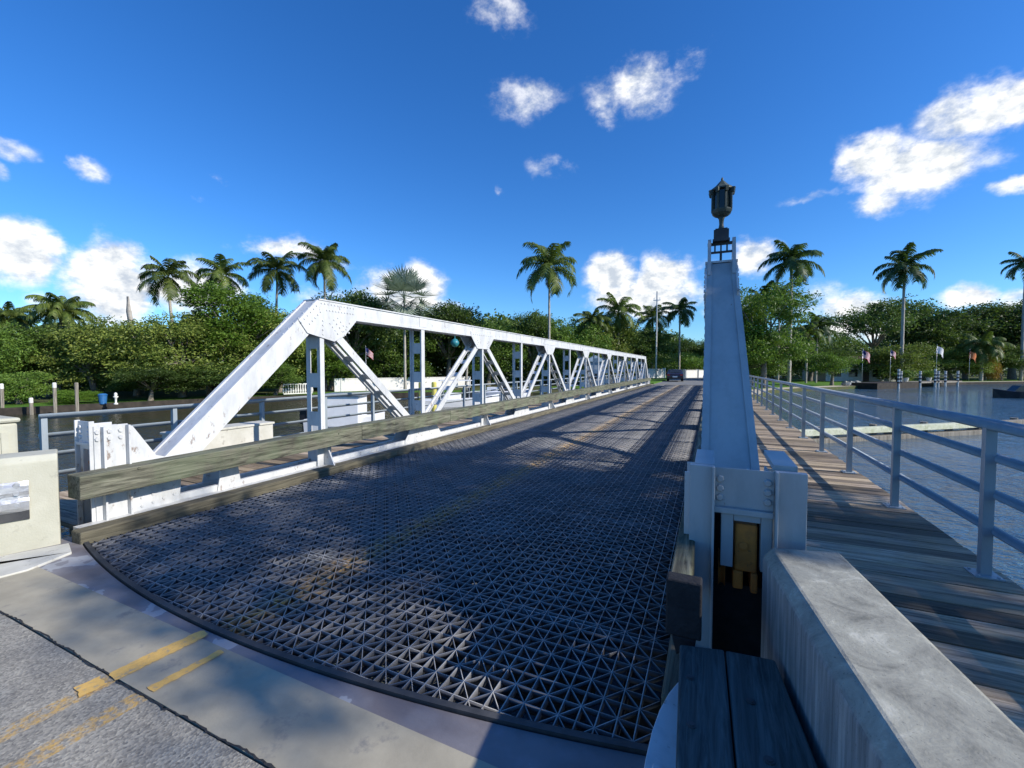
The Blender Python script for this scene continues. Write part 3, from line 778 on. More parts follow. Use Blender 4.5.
# timber block of two bolted planks
tb = empty('timber_block', (.0, 1.4, .40), 'two blue grey bolted timber planks beside the concrete parapet at the bottom right', 'timber')
def tbp(mb, nm, mt, par=None, **k):
    o = mb.build(nm, mt, **k)
    for v in o.data.vertices: v.co -= Vector((0, 1.4, .40))
    o.parent = par or tb; return o
p1 = MB(); p1.prism([(-.102, 1.90), (.067, 1.94), (.099, .62), (-.046, .62)], 2, .24, .44); a1 = tbp(p1, 'plank', M['wood_block'], bevel=.008)
p2 = MB(); p2.prism([(.072, 1.942), (.25, 1.96), (.395, .62), (.104, .62)], 2, .24, .438); a2 = tbp(p2, 'plank', M['wood_block'], bevel=.008)
for x, y, par in ((-.053, 1.705, a1), (.035, 1.45, None), (-.040, 1.475, a1), (.144, 1.67, a2), (.174, 1.435, a2)):
    if par is None: continue
    bo = MB(); bo.lathe([(.001, 0), (.015, 0), (.015, .002), (.009, .002), (.009, .005), (.001, .005)], (x, y, .4405), 10)
    tbp(bo, 'bolt', M['dark_steel'], par)
pt = MB(); pt.box(-.06, .2, 1.45, 1.62, -.05, .239); tbp(pt, 'support', M['dark_steel'])
# white rounded kerb nose
kn = MB(); seq = [(-.085, 1.90), (-.108, 1.855), (-.135, 1.78), (-.158, 1.68), (-.172, 1.57), (-.178, 1.45), (-.18, 1.2), (-.18, .5)]
kn.prism(seq + [(-.05, .5), (-.05, 1.90)], 2, -.02, .30)
kn.lathe([(.02, 0), (.02, .006), (.001, .007)], (-.135, 1.42, .30), 12)
tag(kn.build('kerb_nose', M['white'], bevel=.012), 'white rounded kerb nose beside the timber planks at the grating corner', 'kerb')
# left concrete barrier with steel guard-rail terminal
lbx = empty('concrete_barrier', (-5.4, 1.4, 0), 'cream painted concrete parapet with a crumpled steel plate at the left edge', 'barrier')
lb = barrier_mesh(((-5.36, 1.78), (-6.16, -.6)), ((-5.71, 1.90), (-6.51, -.5)), -.3, .825, .05)
o = lb.build('body', M['cream'], bevel=.02)
for v in o.data.vertices: v.co -= Vector((-5.4, 1.4, 0))
o.parent = lbx
tp = MB(); dv = Vector((-.8, -2.39, 0)).normalized(); nv = Vector((-dv.y, dv.x, 0)); nv = nv if nv.x > 0 else -nv
base = Vector((-5.36, 1.78, 0)) + dv * .18
prof = [(.34, .012), (.38, .045), (.43, .05), (.46, .02), (.49, .018), (.53, .05), (.58, .048), (.62, .012)]
cols = [0, .06, .2, .5, 1.2, 2.0]; gv = []
for ci, cc in enumerate(cols):
    for z, dd in prof:
        k = .35 if ci == 0 else (.7 if ci == 1 else 1)
        p = base + dv * cc + nv * (.004 + dd * k); gv.append((p.x, p.y, .045 + z * .92))
n = len(prof); gf = [(i * n + j, i * n + j + 1, (i + 1) * n + j + 1, (i + 1) * n + j) for i in range(len(cols) - 1) for j in range(n - 1)]
tp.add(gv, gf)
for cc in (.07, .16):
    for z in (.42, .52, .585):
        tp.rivet(base + dv * cc + nv * .03 + Vector((0, 0, z)), nv, .022)
o = tp.build('guard_rail_terminal', M['galv']); 
so = o.modifiers.new('solid', 'SOLIDIFY'); so.thickness = .005
for v in o.data.vertices: v.co -= Vector((-5.4, 1.4, 0))
o.parent = lbx
sp = MB(); a = base + nv * .004; b = base + dv * 2 + nv * .004
sp.add([(a.x, a.y, .28), (b.x, b.y, .28), (b.x, b.y, .36), (a.x, a.y, .36), (a.x + nv.x * .012, a.y + nv.y * .012, .28), (b.x + nv.x * .012, b.y + nv.y * .012, .28), (b.x + nv.x * .012, b.y + nv.y * .012, .36), (a.x + nv.x * .012, a.y + nv.y * .012, .36)],
       [(0, 1, 2, 3), (4, 7, 6, 5), (0, 4, 5, 1), (1, 5, 6, 2), (2, 6, 7, 3), (3, 7, 4, 0)])
o = sp.build('slot_shade', M['dark_steel'])  # thin dark strip standing in for shadow in the slot under the plate
for v in o.data.vertices: v.co -= Vector((-5.4, 1.4, 0))
o.parent = lbx
# taller cream pillar behind it
pl = empty('parapet_pillar', (-6.36, 1.6, -.3), 'taller cream concrete pillar with a sunken panel behind the left parapet', 'pillar')
q = MB(); q.box(-.33, .12, -.33, .20, 0, 1.36); q.box(-.35, .14, -.35, .22, 1.361, 1.41)
part(q, 'shaft', M['cream'], pl, bevel=.03)
q = MB(); q.box(.121, .132, -.25, -.19, .75, 1.27); q.box(.121, .132, .08, .13, .75, 1.27); q.box(.121, .132, -.188, .078, 1.22, 1.27); q.box(.121, .132, -.188, .078, .75, .8)
part(q, 'panel_moulding', M['cream'], pl)

# lantern on the right portal (made a little smaller at the end)
ln = empty('lantern', (.07, 4.80, 2.65), 'dark green bronze lantern on top of the right end post', 'lantern')
q = MB(); q.box(-.135, .135, -.02, .02, .185, .21); q.box(-.12, .12, -.016, .016, .10, .118)
for x in (-.125, -.06, 0, .06, .125): q.box(x - .008, x + .008, -.014, .014, .118, .185)
q.box(-.012, .012, -.014, .014, .0, .10)
q.box(-.085, .085, -.085, .085, .211, .232); q.box(-.075, .075, -.075, .075, .233, .33); q.box(-.06, .06, -.06, .06, .331, .345)
part(q, 'pedestal', M['dark_steel'], ln)
q = MB(); q.lathe([(.05, .346), (.028, .362), (.022, .40), (.026, .45), (.04, .47)], n=14); part(q, 'stem', M['bronze'], ln, smooth=True)
q = MB(); q.lathe([(.035, .471), (.07, .485), (.098, .51), (.108, .535), (.108, .548)], n=8, ph=R(22.5)); part(q, 'bowl', M['bronze'], ln)
q = MB(); q.lathe([(.09, .549), (.09, .735)], n=8, ph=R(22.5)); part(q, 'glass', M['lampglass'], ln)
q = MB()
for k in range(8):
    t = R(22.5 + 45 * k); q.bar((.10 * math.cos(t), .10 * math.sin(t), .54), (.10 * math.cos(t), .10 * math.sin(t), .75), .02, .02, (math.cos(t), math.sin(t), 0))
    q.bar((.115 * math.cos(t), .115 * math.sin(t), .71), (.125 * math.cos(t), .125 * math.sin(t), .757), .028, .03, (math.cos(t), math.sin(t), 0))
part(q, 'frame', M['bronze'], ln)
q = MB(); q.lathe([(.112, .751), (.112, .765), (.065, .80), (.028, .84), (.012, .855), (.013, .87), (.002, .89)], n=8, ph=R(22.5)); part(q, 'roof', M['bronze'], ln)
ln.scale = (.90, .90, .94)


# ================================================================ VEGETATION
def leaf_cards(P, Nrm, L, W, rng, droop=0.0):
    """rhombic leaves at P with growth directions Nrm"""
    n = len(P); r = rng.normal(size=(n, 3)); s = np.cross(Nrm, r); s /= np.linalg.norm(s, axis=1)[:, None] + 1e-9
    up = np.cross(s, Nrm)
    L = L[:, None]; W = W[:, None]
    V = np.stack([P, P + Nrm * L * .5 + s * W * .5 + up * L * .06, P + Nrm * L - np.array([0, 0, 1]) * L * droop, P + Nrm * L * .5 - s * W * .5 + up * L * .06], 1).reshape(-1, 3)
    return V, np.arange(4 * n).reshape(n, 4)
def crown_mesh(name, mat, seed, rx, rz, lobes, clumps, leaves, leaf, flat=0.0, low=-.6):
    rng = np.random.default_rng(seed); Ps = []; Ns = []
    cs = []
    for i in range(lobes):
        a = rng.uniform(0, 2 * math.pi); rad = math.sqrt(rng.uniform(0, 1)) * .72; h = rng.uniform(low, .75) * (1 - .35 * rad)
        cs.append((rx * rad * math.cos(a), rx * rad * math.sin(a), rz * h, rng.uniform(.26, .46)))
    cs.append((0, 0, rz * .35, .5))
    for cx, cy, cz, sc in cs:
        for j in range(clumps):
            d = rng.normal(size=3); d[2] = abs(d[2]) * .9 - .28; d /= np.linalg.norm(d)
            rr = rng.uniform(.72, 1.08)
            c = np.array([cx, cy, cz]) + d * np.array([rx, rx, rz * (1 - flat)]) * sc * rr
            m = int(leaves * rng.uniform(.6, 1.3)); cr = leaf * rng.uniform(1.8, 3.4)
            p = rng.normal(size=(m, 3)) * np.array([1, 1, .6]) * cr * .55 + c
            nn = rng.normal(size=(m, 3)) * .8 + d * .8 + np.array([0, 0, -.1]); nn /= np.linalg.norm(nn, axis=1)[:, None]
            Ps.append(p); Ns.append(nn)
    P = np.concatenate(Ps); Nn = np.concatenate(Ns); n = len(P)
    V, Fq = leaf_cards(P, Nn, leaf * rng.uniform(.7, 1.35, n), leaf * rng.uniform(.35, .6, n), rng, .15)
    me = np_mesh(name, V, Fq, mat); me['lobes'] = [float(t) for c in cs for t in c[:3]]
    return me, cs
def trunk_mesh(name, mat, seed, h, r, cs, zc):
    """tapered trunk from z=0 with limbs to the crown lobes centred at height zc"""
    rng = random.Random(seed); mb = MB(); fork = zc * .62
    lean = (rng.uniform(-.3, .3), rng.uniform(-.3, .3))
    tp = Vector((lean[0], lean[1], fork))
    mb.tube([(0, 0, -.3), (0, 0, .15), (lean[0] * .4, lean[1] * .4, fork * .5), tp], [r * 1.5, r * 1.1, r * .85, r * .7], 9)
    for cx, cy, cz, sc in cs:
        e = Vector((cx, cy, cz + zc)); m = tp.lerp(e, .5) + Vector((rng.uniform(-.2, .2), rng.uniform(-.2, .2), .25))
        mb.tube([tp - Vector((0, 0, .1)), m, e], [r * .5, r * .32, r * .12], 6)
        for _ in range(2):
            e2 = m.lerp(e, .5) + Vector((rng.uniform(-1, 1), rng.uniform(-1, 1), rng.uniform(.1, .9))) * .9
            mb.tube([m, e2], [r * .22, r * .06], 5)
    o = mb.build(name, mat, smooth=True); return o
PROTO = {}
def tree_proto(key, mat, seed, rx, rz, zc, lobes, clumps, leaves, leaf, flat=0, low=-.6, r=.2, bark='bark'):
    PROTO[key] = (mat, seed, rx, rz, zc, lobes, clumps, leaves, leaf, flat, low, r, bark, {})
tree_proto('broad', 'leaf_olive', 1, 3.2, 3.0, 3.3, 15, 46, 34, .165, 0, -.95)
tree_proto('round', 'leaf_green', 2, 2.7, 3.0, 3.2, 15, 46, 34, .16, 0, -.95)
tree_proto('dark', 'leaf_dark', 3, 3.0, 3.2, 3.5, 15, 46, 34, .175, 0, -.95)
tree_proto('tall', 'leaf_olive', 4, 2.3, 3.9, 4.1, 15, 46, 34, .16, 0, -.95)
tree_proto('loose', 'leaf_light', 5, 2.6, 1.9, 2.5, 11, 34, 26, .16, .1)
tree_proto('open', 'leaf_dark', 6, 4.2, 3.0, 5.0, 10, 30, 28, .24, .25, -.2)
tree_proto('bushy', 'leaf_olive', 8, 2.4, 2.2, 2.0, 14, 42, 32, .15, 0, -.98)
tree_proto('bright', 'leaf_light', 9, 2.6, 3.4, 3.6, 14, 44, 32, .17, 0, -.8)
tree_proto('high', 'leaf_dark', 12, 3.1, 2.5, 8.5, 15, 46, 34, .175, 0, -.75)
def place_tree(key, name, px, top, dep, width, label, cat, group=None, gz=None, mat=None):
    """a tree whose crown is about 'width' photo pixels wide and reaches up to row 'top'"""
    mt, seed, rx, rz, zc, lobes, clumps, leaves, leaf, flat, low, r, bark, cache = PROTO[key]
    x, y = at(px, dep); g = GZ if gz is None else gz
    H = zat(top, dep) - g; sx = (width / 2 / F * dep) / (rx * 1.0); sz = H / (zc + rz * .88)
    t = empty(name, (x, y, g), label, cat, group, rz=random.uniform(0, 6.28)); t.scale = (sx, sx, sz)
    mm = mat or mt
    if 'crown' not in cache:
        me, cs = crown_mesh('crown', M[mt], seed, rx, rz, lobes, clumps, leaves, leaf, flat, low)
        to = trunk_mesh('trunk', M[bark], seed, zc, r, cs, zc); cache['crown'] = me; cache['trunk'] = to.data; to.parent = t
    else:
        link('trunk', cache['trunk'], t)
    c = link('crown', cache['crown'], t); c.location = (0, 0, zc)
    if mat:
        c.material_slots[0].link = 'OBJECT'; c.material_slots[0].material = M[mat]
    return t

# ---- palms
def frond(rng, az, el, L, droop, nl, lw, ll, hang=.5):
    """pinnate frond: arching rachis with two rows of leaflets; returns verts, quads"""
    V = []; Q = []; p = np.array([0., 0., 0.]); ca, sa = math.cos(az), math.sin(az); pts = []; e = el
    n = 14
    for i in range(n + 1):
        pts.append((p.copy(), e)); st = L / n
        p = p + np.array([ca * math.cos(e), sa * math.cos(e), math.sin(e)]) * st; e -= droop / n * (0.5 + 1.1 * i / n)
    side = np.array([-sa, ca, 0])
    for i in range(n):                                # rachis as a thin strip
        w0 = .045 * (1 - i / n) + .012; w1 = .045 * (1 - (i + 1) / n) + .012; o = len(V)
        V += [pts[i][0] - side * w0, pts[i][0] + side * w0, pts[i + 1][0] + side * w1, pts[i + 1][0] - side * w1]; Q.append((o, o + 1, o + 2, o + 3))
    for k in range(nl):
        t = .10 + .90 * (k + rng.uniform(-.3, .3)) / nl; f = min(max(t, 0), .999) * n; i = int(f); u = f - i
        c = pts[i][0] * (1 - u) + pts[i + 1][0] * u; ee = pts[i][1]
        fw = np.array([ca * math.cos(ee), sa * math.cos(ee), math.sin(ee)])
        l = ll * math.sin(math.pi * (.12 + .80 * t)) ** .7 * rng.uniform(.85, 1.1)
        for sgn in (-1, 1):
            d = fw * .55 + side * sgn * .85 + np.array([0, 0, rng.uniform(-.15, .25)]); d /= np.linalg.norm(d)
            mid_ = c + d * l * .5; tip = c + d * l * .85 + np.array([0, 0, -1]) * l * hang
            wv = fw * lw; o = len(V)
            V += [c - wv * .5, c + wv * .5, mid_ + wv * .5 + np.array([0, 0, -l * hang * .2]), mid_ - wv * .5 + np.array([0, 0, -l * hang * .2]), tip + wv * .12, tip - wv * .12]
            Q += [(o, o + 1, o + 2, o + 3), (o + 3, o + 2, o + 4, o + 5)]
    return V, Q
def palm_crown(name, mat, seed, nf, L, droop=(1.5, 2.3), el=(-.35, 1.35), nl=34, lw=.075, ll=.62, hang=.5, bias=None):
    rng = np.random.default_rng(seed); V = []; Q = []
    for i in range(nf):
        u = (i + .5) / nf; az = i * 2.39996 + rng.uniform(-.25, .25); e = el[0] + (el[1] - el[0]) * u ** .8 + rng.uniform(-.1, .1)
        v, q = frond(rng, az, e, L * rng.uniform(.85, 1.08) * (.8 if u > .9 else 1), rng.uniform(*droop) * (.6 if u > .9 else 1), nl, lw, ll, hang)
        o = len(V); V += v; Q += [tuple(a + o for a in t) for t in q]
    return np_mesh(name, np.array(V), np.array(Q), mat)
def fan_crown(name, mat, seed, nf, L):
    rng = np.random.default_rng(seed); V = []; Q = []
    for i in range(nf):
        az = i * 2.39996; el = -1.1 + 2.5 * (i + .5) / nf; d = np.array([math.cos(az) * math.cos(el), math.sin(az) * math.cos(el), math.sin(el)])
        c = d * L * .55; side = np.cross(d, [0, 0, 1]); side /= np.linalg.norm(side) + 1e-6; up = np.cross(side, d)
        o = len(V); V += [side * .03, -side * .03, c - side * .02, c + side * .02]; Q.append((o, o + 1, o + 2, o + 3))
        for k in range(22):
            a = (k / 21 - .5) * 4.4; dd = d * math.cos(a) + side * math.sin(a); dd = dd + up * .18 * abs(a) - np.array([0, 0, .12]); l = L * .55 * (1 - .08 * abs(a)) * rng.uniform(.9, 1.05)
            pw = np.cross(dd, up); pw /= np.linalg.norm(pw) + 1e-6; pw = pw * .065; o = len(V)
            V += [c - pw * .3, c + pw * .3, c + dd * l * .6 + pw, c + dd * l * .6 - pw, c + dd * l + pw * .1, c + dd * l - pw * .1]
            Q += [(o, o + 1, o + 2, o + 3), (o + 3, o + 2, o + 4, o + 5)]
    return np_mesh(name, np.array(V), np.array(Q), mat)
ROY = [palm_crown('fronds', M['leaf_palm'], 20 + i, 19, 3.4, (1.3, 2.4), (-.7, 1.4), nl=44, lw=.085, ll=.95, hang=.55) for i in range(3)]
ROYD = [palm_crown('fronds', M['leaf_palm_dark'], 30 + i, 17, 3.5, (1.3, 2.3), (-.6, 1.3), nl=46, lw=.10, ll=1.0, hang=.6) for i in range(2)]
COCO = [palm_crown('fronds', M['leaf_palm'], 40 + i, 26, 3.6, (1.4, 2.4), (-.7, 1.3), nl=46, lw=.10, ll=.95, hang=.85) for i in range(2)]
BIS = fan_crown('fronds', M['leaf_silver'], 50, 34, 2.6)
DEAD = palm_crown('dry_fronds', M['leaf_dead'], 60, 4, 1.9, (.8, 1.2), (-1.3, -.9), nl=20, lw=.06, ll=.35)
def place_palm(name, px, cy, dep, width, label, crown, kind='royal', gz=None, lean=(0, 0), group=None, base_px=None, tr=.17, dry=False):
    """palm whose crown heart is at photo (px, cy); trunk foot on the ground below it (or at base_px)"""
    g = GZ if gz is None else gz
    x, y = at(px, dep); hz = zat(cy, dep)
    bx_, by_ = (x, y) if base_px is None else at(base_px, dep)
    Lc = {'royal': 3.1, 'coco': 4.0, 'fan': 2.1}[kind]; s = (width / 2 / F * dep) / Lc
    t = empty(name, (bx_, by_, g), label, 'palm', group)
    dx, dy, H = x - bx_, y - by_, hz - g
    mb = MB(); n = 10; sh = 1.5 * s if kind == 'royal' else 0
    hh = H - sh
    pts = [(dx * (i / n) ** 1.5, dy * (i / n) ** 1.5, -.2 + (hh + .2) * i / n) for i in range(n + 1)]
    rads = [tr * (1.25 if i == 0 else (1.05 - .35 * i / n) + (.12 * math.sin(i / n * math.pi) if kind == 'royal' else 0)) for i in range(n + 1)]
    part(mb.tube(pts, rads, 10), 'trunk', M['palmbark'], t, smooth=True)
    if kind == 'royal':
        cs = MB(); cs.tube([(dx, dy, hh - .02), (dx, dy, hh + sh * .3), (dx, dy, hh + sh * .7), (dx, dy, H + .1)], [tr * .78, tr * .9, tr * .7, tr * .4], 10)
        part(cs, 'crownshaft', M['shaft'], t, smooth=True)
    c = link('fronds', crown, t); c.location = (dx, dy, H); c.scale = (s, s, s); c.rotation_euler = (0, 0, random.uniform(0, 6.28))
    if dry:
        d = link('dry_fronds', DEAD, t); d.location = (dx, dy, H - .1); d.scale = (s, s, s); d.rotation_euler = (0, 0, random.uniform(0, 6.28))
    return t
LB = 'trees along the left bank'; RB = 'trees along the far right bank'; BB = 'trees beyond the far end of the bridge'
T = place_tree
T('round', 'broadleaf_tree', 5, 322, 36, 80, 'green rounded tree at the left edge of the photo behind the seawall', 'tree', LB)
T('dark', 'broadleaf_tree', 48, 326, 39, 95, 'dark green tree under the coconut palm on the left bank', 'tree', LB)
T('round', 'broadleaf_tree', 96, 320, 37, 90, 'green leafy tree on the left bank between coconut palm and bare dead trunk', 'tree', LB, mat='leaf_olive')
T('dark', 'broadleaf_tree', 140, 326, 44, 90, 'dark tree standing directly behind the bare dead trunk', 'tree', LB)
T('broad', 'broadleaf_tree', 182, 314, 38, 112, 'broad olive green spreading tree just right of the bare dead trunk', 'tree', LB)
T('tall', 'broadleaf_tree', 235, 290, 42, 92, 'tall light green tree rising beside the sloping white end post', 'tree', LB, mat='leaf_light')
T('broad', 'broadleaf_tree', 280, 312, 46, 100, 'olive tree behind the top of the left end post', 'tree', LB)
T('dark', 'broadleaf_tree', 352, 290, 52, 100, 'dark green tree above the first truss opening', 'tree', LB)
T('round', 'broadleaf_tree', 330, 340, 49, 70, 'low green tree seen through the first truss opening', 'tree', LB, mat='leaf_light')
T('dark', 'broadleaf_tree', 448, 302, 58, 95, 'dark round-topped tree right of the silver fan palm', 'tree', LB)
T('bushy', 'broadleaf_tree', 400, 338, 54, 80, 'olive bushy tree under the silver fan palm', 'tree', LB, mat='leaf_green')
T('round', 'broadleaf_tree', 488, 322, 62, 70, 'green tree over the truss chord left of the tall royal palm', 'tree', BB)
T('dark', 'broadleaf_tree', 532, 310, 64, 62, 'dark tree at the foot of the tall royal palm', 'tree', BB)
T('broad', 'broadleaf_tree', 572, 318, 64, 70, 'olive tree right of the tall royal palm trunk', 'tree', BB, mat='leaf_green')
T('bushy', 'broadleaf_tree', 606, 318, 66, 62, 'olive bushy tree above the far end of the left truss', 'tree', BB)
T('dark', 'broadleaf_tree', 640, 326, 70, 70, 'dark tree behind the slim white pole', 'tree', BB)
T('dark', 'broadleaf_tree', 690, 338, 92, 60, 'dark tree above the parked car at the end of the road', 'tree', BB)
T('loose', 'broadleaf_tree', 692, 352, 80, 56, 'low bright green tree behind the white wall at the road end', 'tree', BB)
T('bright', 'broadleaf_tree', 764, 292, 56, 78, 'bright green leafy tree right behind the right end post', 'tree', RB)
T('round', 'broadleaf_tree', 752, 330, 60, 60, 'lower green tree at the far end of the right railing', 'tree', RB)
T('loose', 'small_tree', 832, 352, 64, 44, 'small bright tree on the lawn in front of the house', 'tree', RB)
T('open', 'broadleaf_tree', 872, 300, 94, 92, 'tall dark open-crowned tree left of the palm behind the house', 'tree', RB)
T('dark', 'broadleaf_tree', 925, 306, 98, 80, 'dark tree directly behind the lone palm on the right bank', 'tree', RB)
T('open', 'broadleaf_tree', 965, 312, 100, 90, 'dark flat-topped tree right of the lone palm on the right bank', 'tree', RB)
T('dark', 'broadleaf_tree', 1012, 298, 98, 96, 'large dark tree at the right edge of the photo', 'tree', RB)
T('bushy', 'broadleaf_tree', 900, 344, 80, 68, 'pale green dome-shaped tree behind the striped dock piles', 'tree', RB)
T('round', 'broadleaf_tree', 952, 348, 90, 56, 'green tree behind the third flag on the right bank', 'tree', RB, mat='leaf_olive')
T('dark', 'broadleaf_tree', 1000, 344, 92, 60, 'dark bushy tree behind the seawall at the right', 'tree', RB)
T('round', 'broadleaf_tree', 1060, 310, 98, 100, 'green tree just beyond the right edge behind the river', 'tree', RB)
T('dark', 'broadleaf_tree', 810, 345, 84, 70, 'dark tree behind the group of slim palms', 'tree', RB)
T('bushy', 'shrub', 76, 390, 31.5, 42, 'clipped bright green round bush on the left bank edge', 'bush', None, mat='leaf_light')
T('bushy', 'shrub', 18, 372, 31, 60, 'arching green bush at the far left water edge', 'bush', None, mat='leaf_green')
T('dark', 'shrub', 150, 366, 34, 70, 'dark low shrubs hanging over the seawall', 'bush')
T('dark', 'shrub', 215, 364, 38, 90, 'dark overhanging shrubs behind the left end post foot', 'bush')
T('round', 'shrub', 275, 362, 41, 60, 'green shrub at the white balustrade on the left bank', 'bush')
P = place_palm
P('royal_palm', 171, 277, 45, 60, 'leftmost of the four royal palms in a row above the left bank, dry fronds below', ROY[0], dry=True, base_px=177)
P('royal_palm', 224, 276, 50, 56, 'second royal palm from the left above the left bank', ROY[1])
P('royal_palm', 279, 271, 50, 58, 'third royal palm from the left above the left bank', ROY[2], base_px=275)
P('royal_palm', 326, 263, 50, 60, 'rightmost and highest of the four royal palms above the left bank', ROY[0], dry=True)
P('coconut_palm', 64, 311, 40, 66, 'drooping coconut palm left of the bare dead trunk', COCO[0], 'coco', base_px=58)
P('coconut_palm', 10, 318, 40, 56, 'coconut palm at the left edge of the photo', COCO[1], 'coco', base_px=4)
P('coconut_palm', 203, 322, 41, 46, 'half hidden coconut palm in front of the row of royal palms', COCO[1], 'coco', base_px=208)
P('coconut_palm', 470, 334, 56, 44, 'coconut palm among the trees right of the silver fan palm', COCO[0], 'coco', base_px=466)
P('fan_palm', 405, 300, 48, 54, 'silver grey fan palm above the first truss panel', BIS, 'fan')
P('royal_palm', 549, 268, 54, 72, 'tall royal palm with hanging fronds above the middle of the truss', ROY[1], dry=True, group=None)
P('royal_palm', 618, 312, 66, 50, 'palm right of the tall royal palm above the far truss end', ROY[2])
P('coconut_palm', 592, 322, 64, 46, 'dusty coconut palm left of the slim white pole, nearest the truss', COCO[0], 'coco')
P('royal_palm', 652, 318, 70, 44, 'palm directly behind the slim white pole', ROY[0])
P('royal_palm', 679, 311, 68, 38, 'lone slim palm right of the white pole above the car', ROYD[0])
P('royal_palm', 789, 262, 62, 58, 'tallest palm on the right, beside the right end post', ROYD[1], tr=.26)
P('royal_palm', 762, 300, 66, 44, 'shorter palm half hidden by the right end post', ROYD[0])
P('royal_palm', 778, 298, 76, 44, 'palm behind the trunk of the tallest right palm', ROY[1])
P('royal_palm', 816, 328, 76, 42, 'slim palm right of the tallest right palm', ROYD[1])
P('royal_palm', 806, 334, 74, 36, 'short slim palm between the tallest right palm and the lawn', ROY[0])
P('royal_palm', 901, 268, 78, 54, 'lone tall palm above the dock on the right bank', ROYD[0], tr=.28, dry=False)
P('royal_palm', 1021, 264, 88, 38, 'palm cut by the right edge of the photo', ROYD[1], tr=.28)
P('coconut_palm', 981, 346, 86, 50, 'low palm with pale trunk beside the fourth flag', COCO[1], 'coco', tr=.32)
c = T('bushy', 'shrub', 985, 344, 88, 26, 'yellow and red leaved shrub behind the low palm', 'bush', None, mat='leaf_croton')
# dead trunk
sn = MB(); x, y = at(137, 40); x2, y2 = at(131, 40)
sn.tube([(0, 0, -.2), (.02, .02, 1.5), (-.05, 0, 3.5), (x2 - x - .0, y2 - y, zat(312, 40) - GZ), (x2 - x - .1, y2 - y, zat(297, 40) - GZ)], [.36, .32, .27, .20, .09], 9)
sn.tube([(-.15, 0, 5.4), (.5, .2, 5.9), (.7, .3, 6.3)], [.07, .05, .02], 6)
o = sn.build('dead_tree', M['palmbark'], smooth=True); o.location = (x, y, GZ); tag(o, 'bare grey dead palm trunk standing among the left bank trees', 'dead tree')
# far woods closing the horizon
def woods(pts, n, seed):
    rng = np.random.default_rng(seed); Ps = []; Ns = []
    for k in range(n):
        i = rng.integers(len(pts) - 1); u = rng.uniform(); a, b = pts[i], pts[i + 1]
        px = a[0] + (b[0] - a[0]) * u; dep = a[1] + (b[1] - a[1]) * u + rng.uniform(-4, 10); top = a[2] + (b[2] - a[2]) * u + 6 * math.sin(px * .11) + 5 * math.sin(px * .043 + 2)
        x, y = at(px, dep); z = GZ + (zat(top, dep) - GZ) * rng.uniform(0, 1) ** .7
        m = 26; p = rng.normal(size=(m, 3)) * np.array([.9, .9, .6]) + (x, y, z)
        nn = rng.normal(size=(m, 3)); nn /= np.linalg.norm(nn, axis=1)[:, None]; Ps.append(p); Ns.append(nn)
    P_ = np.concatenate(Ps); N_ = np.concatenate(Ns); m = len(P_)
    V, Q = leaf_cards(P_, N_, rng.uniform(.5, 1.0, m), rng.uniform(.3, .5, m), rng, .1)
    o = link('woodland', np_mesh('woodland', V, Q, M['leaf_dark'])); tag(o, 'dark woodland closing the view behind the nearer bank trees', 'woodland', kind='stuff')
woods([(-700, 50, 330), (-60, 48, 335), (150, 52, 338), (300, 62, 325), (420, 68, 325), (520, 76, 330), (640, 88, 338), (700, 110, 350), (760, 100, 336), (850, 124, 338), (950, 130, 326), (1090, 130, 322), (1500, 125, 318), (2300, 110, 300)], 6800, 5)
# shade trees on the near bank, right of the roadway
def shade(x, y, z, key, sx, sz, label):
    mt, seed, rx, rz, zc, lobes, clumps, leaves, leaf, flat, low, r, bark, cache = PROTO[key]
    t = empty('shade_tree', (x, y, -.5), label, 'tree'); t.scale = (sx, sx, sz)
    if 'crown' not in cache:
        me, cs = crown_mesh('crown', M[mt], seed, rx, rz, lobes, clumps, leaves, leaf, flat, low)
        to = trunk_mesh('trunk', M[bark], seed, zc, r, cs, zc); cache['crown'] = me; cache['trunk'] = to.data; to.parent = t
    else: link('trunk', cache['trunk'], t)
    c = link('crown', cache['crown'], t); c.location = (0, 0, zc); t.rotation_euler = (0, 0, 1.3 * x)
shade(11.2, -2.3, 0, 'loose', 1.3, 2.0, 'loose bright tree on the near bank that dapples the concrete parapet')
shade(12.3, 5.3, 0, 'high', 1.0, 1.0, 'tall high-crowned dark tree on the near bank that shades the right end post')

# ================================================================ FAR SIDE THINGS
# left bank piles
for px, wt, zt, lab in ((1, 1, .55, 'white topped mooring pile at the left edge of the photo'), (30, 1, -.35, 'short stub pile low on the water between two white topped piles'), (54, 1, .62, 'white topped mooring pile left of the clipped bush'), (76, 0, .62, 'brown mooring pile in front of the clipped bush')):
    x, y = at(px, 27.5); q = empty('mooring_pile', (x, y, WZ), lab, 'pile', 'mooring piles before the left seawall')
    a = MB(); a.tube([(0, 0, -1), (0, 0, zt - WZ - .28)], .095, 12); part(a, 'shaft', M['pile'], q, smooth=False)
    a = MB(); a.lathe([(.10, zt - WZ - .28), (.10, zt - WZ), (.07, zt - WZ + .05)], n=12); part(a, 'cap', M['pilewhite' if wt else 'pile'], q)
x, y = at(102, 31); q = MB(); q.lathe([(.2, 0), (.25, .62), (.28, .63), (.28, .68), (.17, .76)], (x, y, GZ), 14)
tag(q.build('bin', M['blue']), 'blue lidded bin on the left bank beside the clipped bush', 'bin')
x, y = at(115, 30.5); q = MB(); q.lathe([(.16, 0), (.16, .12), (.07, .2), (.09, .6), (.2, .72), (.2, .78), (.1, .8), (.13, .95), (.11, 1.08), (.03, 1.15)], (x, y, GZ), 14)
q.v = [(x + (v[0] - x) * .75, y + (v[1] - y) * .75, GZ + (v[2] - GZ) * .75) for v in q.v]
